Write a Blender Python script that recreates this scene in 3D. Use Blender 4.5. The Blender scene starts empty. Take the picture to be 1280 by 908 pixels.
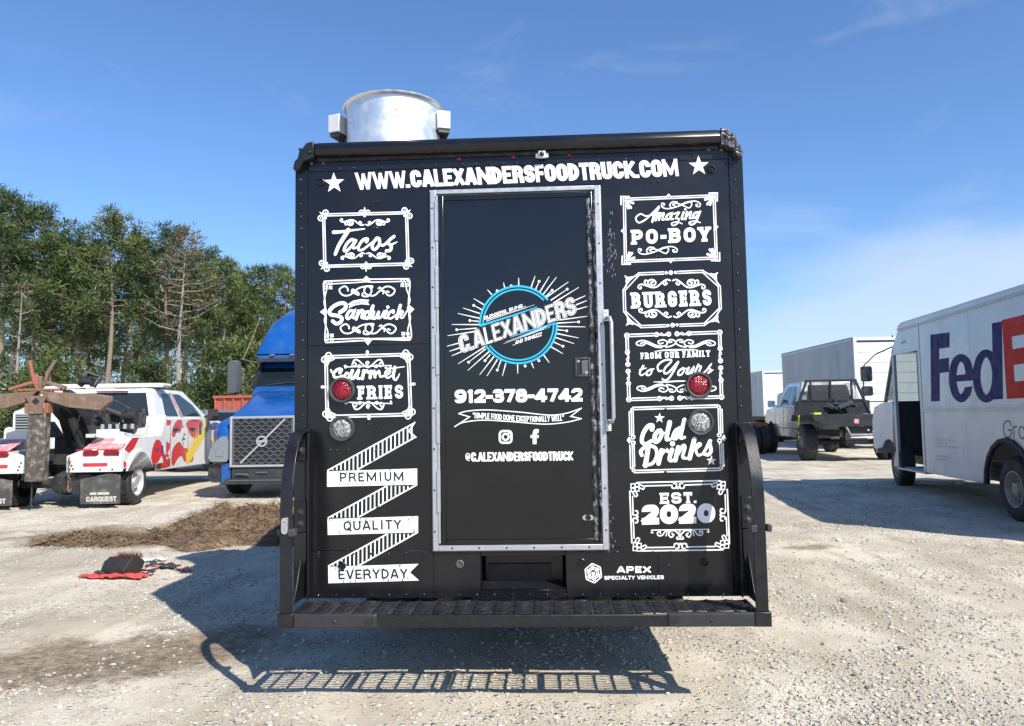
import bpy, math, random
from mathutils import Vector, Matrix, noise
random.seed(7)
SC = bpy.context.scene
COL = SC.collection
R = math.radians

# ------------------------------------------------------------------ camera
CAM = Vector((0.146337, -3.9875, 1.45))
YAW, PITCH, ROLL, FPX = 0.04563433, 0.07083947, -0.01613255, 943.0
FW = Vector((-math.sin(YAW)*math.cos(PITCH), math.cos(YAW)*math.cos(PITCH), math.sin(PITCH)))
_r = Vector((math.cos(YAW), math.sin(YAW), 0)); _u = _r.cross(FW)
RT = math.cos(ROLL)*_r + math.sin(ROLL)*_u
UP = -math.sin(ROLL)*_r + math.cos(ROLL)*_u
cam = bpy.data.cameras.new('camera'); cam_o = bpy.data.objects.new('camera', cam); COL.objects.link(cam_o)
cam.sensor_width = 36; cam.lens = FPX/1280*36; cam.clip_start = .05; cam.clip_end = 3000
m = Matrix.Identity(4)
for i in range(3):
    m[i][0] = RT[i]; m[i][1] = UP[i]; m[i][2] = -FW[i]; m[i][3] = CAM[i]
cam_o.matrix_world = m
SC.camera = cam_o

# ------------------------------------------------------------------ light
SUN = Vector((0.72, -0.85, 1.0)).normalized()           # direction towards the sun
EL = math.asin(SUN.z); AZ = math.atan2(SUN.x, SUN.y)     # azimuth clockwise from +y
w = bpy.data.worlds.new('World'); SC.world = w; w.use_nodes = True
nt = w.node_tree; nt.nodes.clear()
def N(t, typ, **kw):
    n = t.nodes.new(typ)
    for k, v in kw.items():
        if k.startswith('i_'): n.inputs[k[2:]].default_value = v
        else: setattr(n, k, v)
    return n
sky = N(nt, 'ShaderNodeTexSky', sky_type='NISHITA', sun_disc=False, sun_elevation=EL, sun_rotation=AZ,
        altitude=50, air_density=1.0, dust_density=0.5, ozone_density=3.0)
geo = N(nt, 'ShaderNodeNewGeometry')
sep = N(nt, 'ShaderNodeSeparateXYZ')
tc = N(nt, 'ShaderNodeTexCoord')
nt.links.new(tc.outputs['Generated'], sep.inputs[0])
def math_(t, op, a, b=None, clamp=False):
    n = N(t, 'ShaderNodeMath', operation=op, use_clamp=clamp)
    for i, q in enumerate((a, b)):
        if q is None: continue
        if isinstance(q, (int, float)): n.inputs[i].default_value = q
        else: t.links.new(q, n.inputs[i])
    return n.outputs[0]
def maprange(t, v, a, b, c, d, smooth=True):
    n = N(t, 'ShaderNodeMapRange', interpolation_type='SMOOTHSTEP' if smooth else 'LINEAR')
    n.inputs[1].default_value = a; n.inputs[2].default_value = b; n.inputs[3].default_value = c; n.inputs[4].default_value = d
    t.links.new(v, n.inputs[0]); return n.outputs[0]
# clouds: a low soft bank to the right of the truck, faint cirrus above
zz = sep.outputs[2]
mp = N(nt, 'ShaderNodeMapping'); mp.inputs['Scale'].default_value = (3.0, 3.0, 9.0); nt.links.new(tc.outputs['Generated'], mp.inputs[0])
n1 = N(nt, 'ShaderNodeTexNoise', i_Scale=1.3, i_Detail=6.0, i_Roughness=.55); nt.links.new(mp.outputs[0], n1.inputs[0])
az = math_(nt, 'ARCTAN2', sep.outputs[0], sep.outputs[1])
bank_top = math_(nt, 'ADD', maprange(nt, az, .05, .5, .05, .23), math_(nt, 'MULTIPLY', math_(nt, 'SUBTRACT', n1.outputs[0], .5), .16))
bank = maprange(nt, math_(nt, 'SUBTRACT', bank_top, zz), -.035, .07, 0, .62)
azm = maprange(nt, az, .12, .34, 0, 1)
bank = math_(nt, 'MULTIPLY', bank, azm)
mp2 = N(nt, 'ShaderNodeMapping'); mp2.inputs['Scale'].default_value = (2.2, 2.2, 5.0); mp2.inputs['Rotation'].default_value = (.3, .5, .4); nt.links.new(tc.outputs['Generated'], mp2.inputs[0])
n2 = N(nt, 'ShaderNodeTexNoise', i_Scale=2.0, i_Detail=7.0, i_Roughness=.6, i_Distortion=.6); nt.links.new(mp2.outputs[0], n2.inputs[0])
cir = math_(nt, 'MULTIPLY', maprange(nt, n2.outputs[0], .53, .78, 0, .22), maprange(nt, zz, .04, .2, 0, 1))
msk = math_(nt, 'ADD', bank, cir, True)
mx = N(nt, 'ShaderNodeMixRGB'); mx.inputs[2].default_value = (4.6, 5.3, 6.3, 1)
tint = N(nt, 'ShaderNodeMixRGB', blend_type='MULTIPLY'); tint.inputs[0].default_value = 1; tint.inputs[2].default_value = (.80, 1.0, 1.24, 1)
nt.links.new(sky.outputs[0], tint.inputs[1]); nt.links.new(tint.outputs[0], mx.inputs[1]); nt.links.new(msk, mx.inputs[0])
bg = N(nt, 'ShaderNodeBackground', i_Strength=.098); out = N(nt, 'ShaderNodeOutputWorld')
nt.links.new(mx.outputs[0], bg.inputs[0]); nt.links.new(bg.outputs[0], out.inputs[0])
sl = bpy.data.lights.new('sun', 'SUN'); sl.energy = 4.4; sl.angle = R(.5); sl.color = (1, .95, .865)
so = bpy.data.objects.new('sun', sl); COL.objects.link(so)
so.rotation_euler = SUN.to_track_quat('Z', 'Y').to_euler(); so.location = (20, -20, 30)
SC.view_settings.view_transform = 'Standard'; SC.view_settings.look = 'None'
SC.view_settings.exposure = .68; SC.view_settings.gamma = 1; SC.view_settings.use_curve_mapping = False
SC.cycles.max_bounces = 6; SC.cycles.transparent_max_bounces = 12

# ------------------------------------------------------------------ pixel -> place
def ray(X, Y): return FW*FPX + RT*(X-640) - UP*(Y-454)
def P(X, Y, y=0.0):
    d = ray(X, Y); return CAM + d*((y-CAM.y)/d.y)
def G(X, Y, z=0.0):
    d = ray(X, Y); return CAM + d*((z-CAM.z)/d.z)

# ------------------------------------------------------------------ materials
def mat(name, col, rough=.5, metal=0.0, var=.12, vscale=8.0, bump=0.0, bscale=60.0, coat=0.0, spec=.5, dirt=None, dirt_amt=0.0, dscale=3.0, rvar=.1, stretch=None):
    mm = bpy.data.materials.new(name); mm.use_nodes = True; t = mm.node_tree
    b = t.nodes['Principled BSDF']; tc = N(t, 'ShaderNodeTexCoord'); ob = tc.outputs['Object']
    if stretch: mpg = N(t, 'ShaderNodeMapping'); mpg.inputs['Scale'].default_value = stretch; t.links.new(ob, mpg.inputs[0]); ob = mpg.outputs[0]
    n = N(t, 'ShaderNodeTexNoise', i_Scale=vscale, i_Detail=5.0, i_Roughness=.6); t.links.new(ob, n.inputs[0])
    mr = N(t, 'ShaderNodeMixRGB'); mr.inputs[1].default_value = [c*(1-var) for c in col]+[1]; mr.inputs[2].default_value = [min(1, c*(1+var)) for c in col]+[1]
    t.links.new(n.outputs[0], mr.inputs[0]); c = mr.outputs[0]
    if dirt:
        n3 = N(t, 'ShaderNodeTexNoise', i_Scale=dscale, i_Detail=8.0, i_Roughness=.68); t.links.new(ob, n3.inputs[0])
        f = maprange(t, n3.outputs[0], .45, .72, 0, dirt_amt)
        m2 = N(t, 'ShaderNodeMixRGB'); m2.inputs[2].default_value = list(dirt)+[1]; t.links.new(c, m2.inputs[1]); t.links.new(f, m2.inputs[0]); c = m2.outputs[0]
    t.links.new(c, b.inputs['Base Color'])
    b.inputs['Metallic'].default_value = metal; b.inputs['Coat Weight'].default_value = coat; b.inputs['Coat Roughness'].default_value = .06
    b.inputs['Specular IOR Level'].default_value = spec
    t.links.new(maprange(t, n.outputs[0], .3, .7, max(0, rough-rvar), min(1, rough+rvar)), b.inputs['Roughness'])
    if bump:
        nb = N(t, 'ShaderNodeTexNoise', i_Scale=bscale, i_Detail=4.0); t.links.new(tc.outputs['Object'], nb.inputs[0])
        bp = N(t, 'ShaderNodeBump', i_Strength=bump, i_Distance=.01); t.links.new(nb.outputs[0], bp.inputs['Height']); t.links.new(bp.outputs[0], b.inputs['Normal'])
    return mm
def glass(name, tint, alpha):
    mm = bpy.data.materials.new(name); mm.use_nodes = True; t = mm.node_tree; b = t.nodes['Principled BSDF']
    n = N(t, 'ShaderNodeTexNoise', i_Scale=5.0); r = maprange(t, n.outputs[0], .3, .7, .02, .07); t.links.new(r, b.inputs['Roughness'])
    b.inputs['Base Color'].default_value = list(tint)+[1]; b.inputs['Specular IOR Level'].default_value = .6
    tr = N(t, 'ShaderNodeBsdfTransparent'); tr.inputs[0].default_value = (.75, .8, .8, 1)
    mix = N(t, 'ShaderNodeMixShader'); mix.inputs[0].default_value = alpha
    t.links.new(tr.outputs[0], mix.inputs[1]); t.links.new(b.outputs[0], mix.inputs[2]); t.links.new(mix.outputs[0], t.nodes['Material Output'].inputs[0])
    return mm
M = {}
M['black'] = mat('black_paint', (.0065, .0065, .0085), .22, var=.25, vscale=2.5, bump=.05, bscale=5, spec=.45, dirt=(.06, .054, .048), dirt_amt=.13, dscale=2.2, rvar=.06)
M['door'] = mat('door_paint', (.005, .005, .0065), .13, var=.25, vscale=2.0, bump=.03, bscale=3.5, spec=.5, dirt=(.04, .036, .03), dirt_amt=.06, dscale=3, rvar=.06)
M['trimblack'] = mat('black_trim', (.009, .009, .011), .36, var=.3, vscale=14, bump=.06, bscale=90, dirt=(.06, .055, .05), dirt_amt=.12, dscale=9, spec=.4)
M['grate'] = mat('worn_grating', (.035, .036, .042), .4, .4, var=.4, vscale=30, dirt=(.12, .11, .10), dirt_amt=.4, dscale=14)
M['bumper'] = mat('bumper_black', (.010, .010, .012), .42, var=.3, vscale=20, bump=.1, bscale=120, spec=.4, dirt=(.05, .046, .042), dirt_amt=.2, dscale=11)
M['rubber'] = mat('rubber', (.017, .017, .018), .72, var=.3, vscale=16, bump=.1, bscale=80, dirt=(.15, .13, .10), dirt_amt=.35, dscale=7)
M['covergrey'] = mat('grey_bumper_cover', (.028, .028, .03), .5, var=.2, vscale=20, spec=.4)
M['grommet'] = mat('rubber_grommet', (.045, .045, .048), .5, var=.2, vscale=30)
M['sealant'] = mat('old_sealant', (.02, .02, .023), .22, var=.4, vscale=30, bump=.9, bscale=32, dirt=(.33, .33, .34), dirt_amt=.9, dscale=30)
M['crinkled'] = mat('crinkled_black_tape', (.02, .02, .022), .15, var=.4, vscale=30, bump=.9, bscale=40, dirt=(.4, .4, .41), dirt_amt=.6, dscale=40)
M['vinyl'] = mat('white_vinyl', (.80, .80, .80), .45, var=.05, vscale=25)
M['vinylworn'] = mat('worn_white_vinyl', (.80, .80, .80), .45, var=.05, vscale=25, dirt=(.03, .03, .035), dirt_amt=.0, dscale=26)
M['ink'] = mat('black_ink', (.018, .018, .022), .4, var=.2)
M['cyan'] = mat('cyan_vinyl', (.03, .40, .62), .4, var=.12)
M['alu'] = mat('aluminium', (.44, .45, .47), .42, .55, var=.1, vscale=30, bump=.05, bscale=40)
M['steel'] = mat('brushed_steel', (.80, .81, .83), .46, .85, var=.06, vscale=12, bump=.03, bscale=25)
M['galv'] = mat('galvanised_box', (.62, .63, .62), .5, .2, var=.1, vscale=12)
M['rim'] = mat('wheel_rim', (.62, .62, .61), .42, .6, var=.2, vscale=10, dirt=(.2, .17, .13), dirt_amt=.4, dscale=8)
M['rimdirty'] = mat('dirty_rim', (.42, .37, .29), .65, .1, var=.25, vscale=10, dirt=(.17, .13, .09), dirt_amt=.7, dscale=9)
M['darkrim'] = mat('dusty_alloy_rim', (.16, .155, .145), .5, .5, var=.4, vscale=9)
M['darksteel'] = mat('dark_steel', (.035, .035, .038), .5, .3, var=.35, vscale=10, dirt=(.13, .10, .075), dirt_amt=.45, dscale=6)
def lens(name, c1, c2, sc):
    mm = mat(name, c1, .22, var=.2, vscale=40); t = mm.node_tree; b = t.nodes['Principled BSDF']; tc = N(t, 'ShaderNodeTexCoord')
    v = N(t, 'ShaderNodeTexVoronoi', i_Scale=sc); t.links.new(tc.outputs['Object'], v.inputs[0]); s = N(t, 'ShaderNodeSeparateColor'); t.links.new(v.outputs['Color'], s.inputs[0])
    x = N(t, 'ShaderNodeMixRGB'); x.inputs[1].default_value = list(c1)+[1]; x.inputs[2].default_value = list(c2)+[1]; t.links.new(maprange(t, s.outputs[0], .2, 1, 0, 1), x.inputs[0]); t.links.new(x.outputs[0], b.inputs['Base Color'])
    bp = N(t, 'ShaderNodeBump', i_Strength=.8, i_Distance=.004); t.links.new(v.outputs['Distance'], bp.inputs['Height']); t.links.new(bp.outputs[0], b.inputs['Normal']); return mm
M['red'] = lens('red_lens', (.10, .002, .006), (.34, .006, .022), 120)
M['clear'] = lens('clear_lens', (.13, .13, .125), (.40, .40, .385), 110)
M['white'] = mat('white_paint', (.68, .68, .67), .32, var=.04, vscale=4, coat=.3, dirt=(.45, .41, .35), dirt_amt=.3, dscale=2.5)
M['vanwhite'] = mat('van_white_paint', (.53, .545, .56), .33, var=.03, vscale=2, coat=.3, bump=.03, bscale=4, dirt=(.5, .48, .45), dirt_amt=.3, dscale=1.6)
M['whitedull'] = mat('trailer_white', (.60, .61, .62), .45, var=.06, vscale=2, dirt=(.40, .40, .40), dirt_amt=.5, dscale=1.5)
M['trailerside'] = mat('trailer_side_aluminium', (.40, .41, .42), .5, .15, var=.12, vscale=1.5, dirt=(.20, .205, .21), dirt_amt=.6, dscale=1.2, stretch=(1.5, 1.5, .25))
M['rivetblack'] = mat('glossy_black_rivets', (.008, .008, .01), .14, var=.2, spec=.8, coat=.5)
M['blue'] = mat('blue_paint', (.006, .075, .29), .27, var=.12, vscale=3, coat=.5, dirt=(.10, .15, .25), dirt_amt=.2)
M['silver'] = mat('silver_paint', (.50, .51, .52), .3, .55, var=.08, vscale=4, coat=.4, dirt=(.36, .32, .27), dirt_amt=.35)
M['grey'] = mat('grey_paint', (.16, .165, .175), .35, .3, var=.1, coat=.4)
M['chrome'] = mat('chrome', (.78, .78, .8), .14, 1.0, var=.05)
M['plastic'] = mat('dark_plastic', (.028, .029, .032), .5, var=.3, vscale=12, dirt=(.12, .11, .10), dirt_amt=.3)
M['greyplastic'] = mat('grey_plastic', (.085, .087, .092), .5, var=.2, vscale=12)
M['int'] = mat('cab_interior', (.022, .022, .025), .7, var=.3)
M['intgrey'] = mat('cab_panel', (.42, .43, .44), .55, var=.12)
M['rust'] = mat('rusty_brown_steel', (.17, .105, .07), .75, .1, var=.3, vscale=9, bump=.15, bscale=40, dirt=(.26, .22, .19), dirt_amt=.8, dscale=6)
M['rustpost'] = mat('scraped_steel_post', (.085, .07, .055), .65, .2, var=.5, vscale=8, bump=.2, bscale=30, dirt=(.42, .40, .36), dirt_amt=.8, dscale=10)
M['orange'] = mat('rust_orange', (.25, .105, .045), .7, var=.3, vscale=20)
M['redpaint'] = mat('red_paint', (.55, .02, .025), .35, var=.15, vscale=8, coat=.3)
M['redfade'] = mat('faded_red', (.52, .20, .21), .5, var=.3, vscale=14, dirt=(.75, .72, .72), dirt_amt=.8, dscale=9)
M['blueink'] = mat('blue_graphic', (.03, .035, .22), .4, var=.2)
M['yellow'] = mat('yellow_graphic', (.75, .55, .03), .4, var=.2, vscale=10)
M['purple'] = mat('purple_vinyl', (.018, .012, .105), .6, var=.1, spec=.2)
M['orangered'] = mat('orange_red_vinyl', (.50, .022, .012), .6, var=.08, spec=.2)
M['redrust'] = mat('red_oxide_container', (.36, .085, .05), .6, var=.25, vscale=4, dirt=(.2, .09, .06), dirt_amt=.5)
M['redrustfork'] = mat('rusty_red_steel', (.33, .10, .075), .7, var=.35, vscale=14, dirt=(.2, .12, .08), dirt_amt=.6)
M['flap'] = mat('mud_flap', (.05, .05, .048), .75, var=.3, vscale=8, dirt=(.24, .22, .18), dirt_amt=.8, dscale=3)
M['bedsteel'] = mat('flatbed_steel', (.024, .026, .03), .6, .0, spec=.2, var=.3, vscale=5, dirt=(.055, .054, .054), dirt_amt=.5, dscale=4)
M['hivis'] = mat('yellow_strap', (.62, .75, .03), .6, var=.15)
M['amber'] = mat('amber_lens', (.65, .2, .01), .25, var=.2)
M['glass'] = glass('dark_glass', (.012, .016, .018), .82)
M['glassclear'] = glass('clear_glass', (.03, .04, .04), .22)
M['headlamp'] = mat('headlamp_lens', (.22, .245, .27), .12, .3, var=.3, vscale=20, coat=.8)
M['bark'] = mat('pine_bark', (.22, .175, .14), .9, var=.4, vscale=3, bump=.4, bscale=8)
M['deadbark'] = mat('grey_dead_wood', (.27, .235, .20), .9, var=.3, vscale=3)
M['straw'] = mat('dry_straw', (.25, .175, .10), .9, var=.8, vscale=5)
M['mulch'] = mat('brown_mulch', (.12, .075, .045), .95, var=.5, vscale=7, bump=.8, bscale=40, dirt=(.28, .2, .12), dirt_amt=.7, dscale=5)
M['cloth_red'] = mat('red_cloth', (.62, .06, .055), .8, var=.3, vscale=14)
M['cloth_white'] = mat('white_cloth', (.7, .68, .66), .85, var=.15, vscale=14)
M['cloth_dark'] = mat('dark_cloth', (.03, .032, .04), .85, var=.4, vscale=14)
M['bag'] = mat('black_fabric_bag', (.022, .017, .017), .7, var=.4, vscale=20, bump=.3, bscale=50)
def leafmat(name, c1, c2, c3):
    mm = bpy.data.materials.new(name); mm.use_nodes = True; t = mm.node_tree; b = t.nodes['Principled BSDF']
    tc = N(t, 'ShaderNodeTexCoord'); n = N(t, 'ShaderNodeTexNoise', i_Scale=.9, i_Detail=4.0); t.links.new(tc.outputs['Object'], n.inputs[0])
    oi = N(t, 'ShaderNodeObjectInfo')
    rp = N(t, 'ShaderNodeValToRGB'); e = rp.color_ramp.elements
    e[0].position = .3; e[0].color = list(c1)+[1]; e[1].position = .72; e[1].color = list(c3)+[1]
    k = e.new(.52); k.color = list(c2)+[1]
    f = math_(t, 'ADD', n.outputs[0], math_(t, 'MULTIPLY', math_(t, 'SUBTRACT', oi.outputs['Random'], .5), .22))
    t.links.new(f, rp.inputs[0]); t.links.new(rp.outputs[0], b.inputs['Base Color']); b.inputs['Roughness'].default_value = .55
    tl = N(t, 'ShaderNodeBsdfTranslucent'); t.links.new(rp.outputs[0], tl.inputs[0]); mix = N(t, 'ShaderNodeMixShader'); mix.inputs[0].default_value = .25
    t.links.new(b.outputs[0], mix.inputs[1]); t.links.new(tl.outputs[0], mix.inputs[2]); t.links.new(mix.outputs[0], t.nodes['Material Output'].inputs[0])
    return mm
M['needle'] = leafmat('pine_needles', (.045, .076, .026), (.082, .118, .034), (.142, .168, .046))
M['needlebrown'] = leafmat('browning_needles', (.12, .10, .05), (.17, .135, .075), (.23, .18, .11))
M['leaf'] = leafmat('broad_leaves', (.03, .048, .013), (.07, .10, .022), (.15, .175, .042))

# ------------------------------------------------------------------ mesh builder
def rrect(hw, z0, z1, r, n=4, cx=0.0, rb=None):
    """rounded rectangle outline in (x,z), counter-clockwise from bottom left"""
    rb = r if rb is None else rb; pts = []
    for (sx, zc, sz, rr, a0) in ((-1, z0, 1, rb, 180), (1, z0, 1, rb, 270), (1, z1, -1, r, 0), (-1, z1, -1, r, 90)):
        rr = max(rr, .002)
        for i in range(n+1):
            a = R(a0+90*i/n); pts.append((cx+sx*(hw-rr)+rr*math.cos(a), zc+sz*rr+rr*math.sin(a)))
    return pts
class MB:
    def __init__(s, X=None): s.v = []; s.f = []; s.mi = []; s.X = X; s.cur = 0
    def add(s, v, f):
        o = len(s.v)
        s.v += [s.X @ Vector(p) for p in v] if s.X else [Vector(p) for p in v]
        s.f += [tuple(i+o for i in q) for q in f]; s.mi += [s.cur]*len(f)
    def box(s, x0, x1, y0, y1, z0, z1, M4=None):
        v = [(x, y, z) for z in (z0, z1) for y in (y0, y1) for x in (x0, x1)]
        if M4: v = [M4 @ Vector(p) for p in v]
        s.add(v, [(0, 2, 3, 1), (4, 5, 7, 6), (0, 1, 5, 4), (2, 6, 7, 3), (0, 4, 6, 2), (1, 3, 7, 5)])
    def bar(s, a, b, w, h=None, up=(0, 0, 1)):
        a, b = Vector(a), Vector(b); d = (b-a).normalized(); h = h or w; up = Vector(up)
        if abs(d.dot(up)) > .98: up = Vector((0, 1, 0))
        x = d.cross(up).normalized()*w/2; z = x.cross(d).normalized()*h/2
        v = [p+sx*x+sz*z for p in (a, b) for sx, sz in ((-1, -1), (1, -1), (1, 1), (-1, 1))]
        s.add(v, [(3, 2, 1, 0), (4, 5, 6, 7)]+[(i, (i+1) % 4, (i+1) % 4+4, i+4) for i in range(4)])
    def prism(s, poly, ax, a, b):
        """poly in the two other axes (x,y,z order), extruded from a to b along axis ax"""
        def pt(p, c):
            return {'x': (c, p[0], p[1]), 'y': (p[0], c, p[1]), 'z': (p[0], p[1], c)}[ax]
        n = len(poly); s.add([pt(p, a) for p in poly]+[pt(p, b) for p in poly],
            [tuple(range(n))[::-1], tuple(range(n, 2*n))]+[(i, (i+1) % n, n+(i+1) % n, n+i) for i in range(n)])
    def tube(s, pts, r, n=8, cap=True, closed=False):
        pts = [Vector(p) for p in pts]; k = len(pts); rr = r if isinstance(r, (list, tuple)) else [r]*k
        ref = None; v = []
        for i in range(k):
            a = pts[i-1] if (i or closed) else pts[0]; b = pts[(i+1) % k] if (i < k-1 or closed) else pts[-1]
            d = (b-a).normalized()
            if ref is None: ref = d.orthogonal().normalized()
            ref = (ref-d*ref.dot(d)).normalized(); q = d.cross(ref)
            for j in range(n):
                t = 2*math.pi*j/n; v.append(pts[i]+rr[i]*(math.cos(t)*ref+math.sin(t)*q))
        f = [(i*n+j, i*n+(j+1) % n, ((i+1) % k)*n+(j+1) % n, ((i+1) % k)*n+j) for i in range(k if closed else k-1) for j in range(n)]
        if cap and not closed: f += [tuple(range(n))[::-1], tuple((k-1)*n+j for j in range(n))]
        s.add(v, f)
    def lathe(s, o, ax, prof, n=24, cap=False):
        """prof: (radius, offset along the axis)"""
        o = Vector(o); v = []
        for r, h in prof:
            for j in range(n):
                t = 2*math.pi*j/n; c, q = r*math.cos(t), r*math.sin(t)
                v.append(o+Vector({'x': (h, c, q), 'y': (q, h, c), 'z': (c, q, h)}[ax]))
        k = len(prof)
        f = [(i*n+j, i*n+(j+1) % n, (i+1)*n+(j+1) % n, (i+1)*n+j) for i in range(k-1) for j in range(n)]
        if cap: f += [tuple(range(n))[::-1], tuple((k-1)*n+j for j in range(n))]
        s.add(v, f)
    def loft(s, secs, cap=True):
        """secs: list of (y, outline[(x,z)])"""
        n = len(secs[0][1]); v = [(x, y, z) for y, o in secs for x, z in o]
        f = [(i*n+j, i*n+(j+1) % n, (i+1)*n+(j+1) % n, (i+1)*n+j) for i in range(len(secs)-1) for j in range(n)]
        if cap: f += [tuple(range(n))[::-1], tuple((len(secs)-1)*n+j for j in range(n))]
        s.add(v, f)
    def dome(s, c, nrm, r, h, n=8):
        nrm = Vector(nrm).normalized(); a = nrm.orthogonal().normalized(); b = nrm.cross(a); c = Vector(c)
        v = [c+r*(math.cos(2*math.pi*j/n)*a+math.sin(2*math.pi*j/n)*b) for j in range(n)]
        v += [c+.7*h*nrm+.72*r*(math.cos(2*math.pi*j/n)*a+math.sin(2*math.pi*j/n)*b) for j in range(n)]+[c+h*nrm]
        s.add(v, [(j, (j+1) % n, n+(j+1) % n, n+j) for j in range(n)]+[(n+j, n+(j+1) % n, 2*n) for j in range(n)])
    def quad(s, a, b, c, d): s.add([a, b, c, d], [(0, 1, 2, 3)])
    def build(s, name, mats, parent=None, smooth=35, bevel=0.0, segs=2):
        me = bpy.data.meshes.new(name); me.from_pydata([tuple(p) for p in s.v], [], s.f)
        for mm in (mats if isinstance(mats, (list, tuple)) else [mats]): me.materials.append(M[mm] if isinstance(mm, str) else mm)
        if any(s.mi): me.polygons.foreach_set('material_index', s.mi)
        me.update()
        if smooth:
            me.polygons.foreach_set('use_smooth', [True]*len(me.polygons)); me.set_sharp_from_angle(angle=R(smooth))
        o = bpy.data.objects.new(name, me); COL.objects.link(o)
        if parent: o.parent = parent
        if bevel:
            b = o.modifiers.new('bevel', 'BEVEL'); b.width = bevel; b.segments = segs; b.limit_method = 'ANGLE'; b.angle_limit = R(35)
        return o
def tag(o, label=None, cat=None, group=None, kind=None):
    if label: o['label'] = label
    if cat: o['category'] = cat
    if group: o['group'] = group
    if kind: o['kind'] = kind
    return o
def thing(name, loc, heading=0.0, label=None, cat=None, group=None):
    o = bpy.data.objects.new(name, None); COL.objects.link(o); o.location = loc; o.rotation_euler = (0, 0, -R(heading)); o.empty_display_size = .3
    return tag(o, label, cat, group)
def fix(fn):            # short form: build one mesh from a function that fills an MB
    b = MB(); fn(b); return b
def wheel(parent, x, y, r, wd, side, rim='rim', z=None, steer=0, tread=28, dual=False, rimr=.56):
    """tyre with tread blocks and a rim facing side (+1 right, -1 left); x is the outer face"""
    z = r if z is None else z
    X = Matrix.Translation((x, y, z)) @ Matrix.Rotation(R(steer), 4, 'Z')
    b = MB(X)
    def one(off):
        R0 = r*rimr
        prof = [(R0, -.02), (R0*1.04, 0), (r*.8, .012), (r*.93, -.002), (r*.985, -.03), (r, -.05), (r, -wd+.05), (r*.985, -wd+.03), (r*.93, -wd+.002), (r*.8, -wd), (R0, -wd+.02)]
        b.lathe((off*side, 0, 0), 'x', [(p, q*side) for p, q in prof], 40)
        for k in range(tread):
            a = 2*math.pi*k/tread; RM = Matrix.Rotation(a, 4, 'X')
            for q0, q1 in ((.03, wd*.46), (wd*.54, wd-.03)):
                sh = (0 if q0 < wd*.4 else .5)*2*math.pi/tread
                RM2 = Matrix.Rotation(a+sh, 4, 'X')
                x0, x1 = sorted(((off-q0)*side, (off-q1)*side)); hw = math.pi*r/tread*.62
                b.box(x0, x1, -hw, hw, r*.96, r*1.012, RM2)
    one(0)
    if dual: one(-wd-.05)
    o = b.build('wheel', 'rubber', parent, smooth=30)
    b = MB(X); q = r*rimr
    prof = [(q*1.0, -.03), (q*1.03, .004), (q*.95, .004), (q*.9, -.05), (q*.84, -.10 if dual else -.04), (q*.55, -.11 if dual else -.015), (q*.4, -.07 if dual else .0), (q*.36, -.01 if dual else .012), (q*.12, 0 if dual else .02), (.001, 0 if dual else .02)]
    b.lathe((0, 0, 0), 'x', [(p, h*side) for p, h in prof], 32)
    for k in range(8):
        a = 2*math.pi*k/8; b.dome(((-.085 if dual else -.012)*side, q*.62*math.cos(a), q*.62*math.sin(a)), (side, 0, 0), .016, .022, 6)
    b.build('rim', rim, o)
    b = MB(X)
    for k in range(8):
        a = 2*math.pi*(k+.5)/8; p = ((-.09 if dual else -.02)*side, q*.74*math.cos(a), q*.74*math.sin(a))
        b.dome(p, (side, 0, 0), q*.1, .004, 10)
    b.build('hand_hole', 'int', o)
    return o
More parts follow.
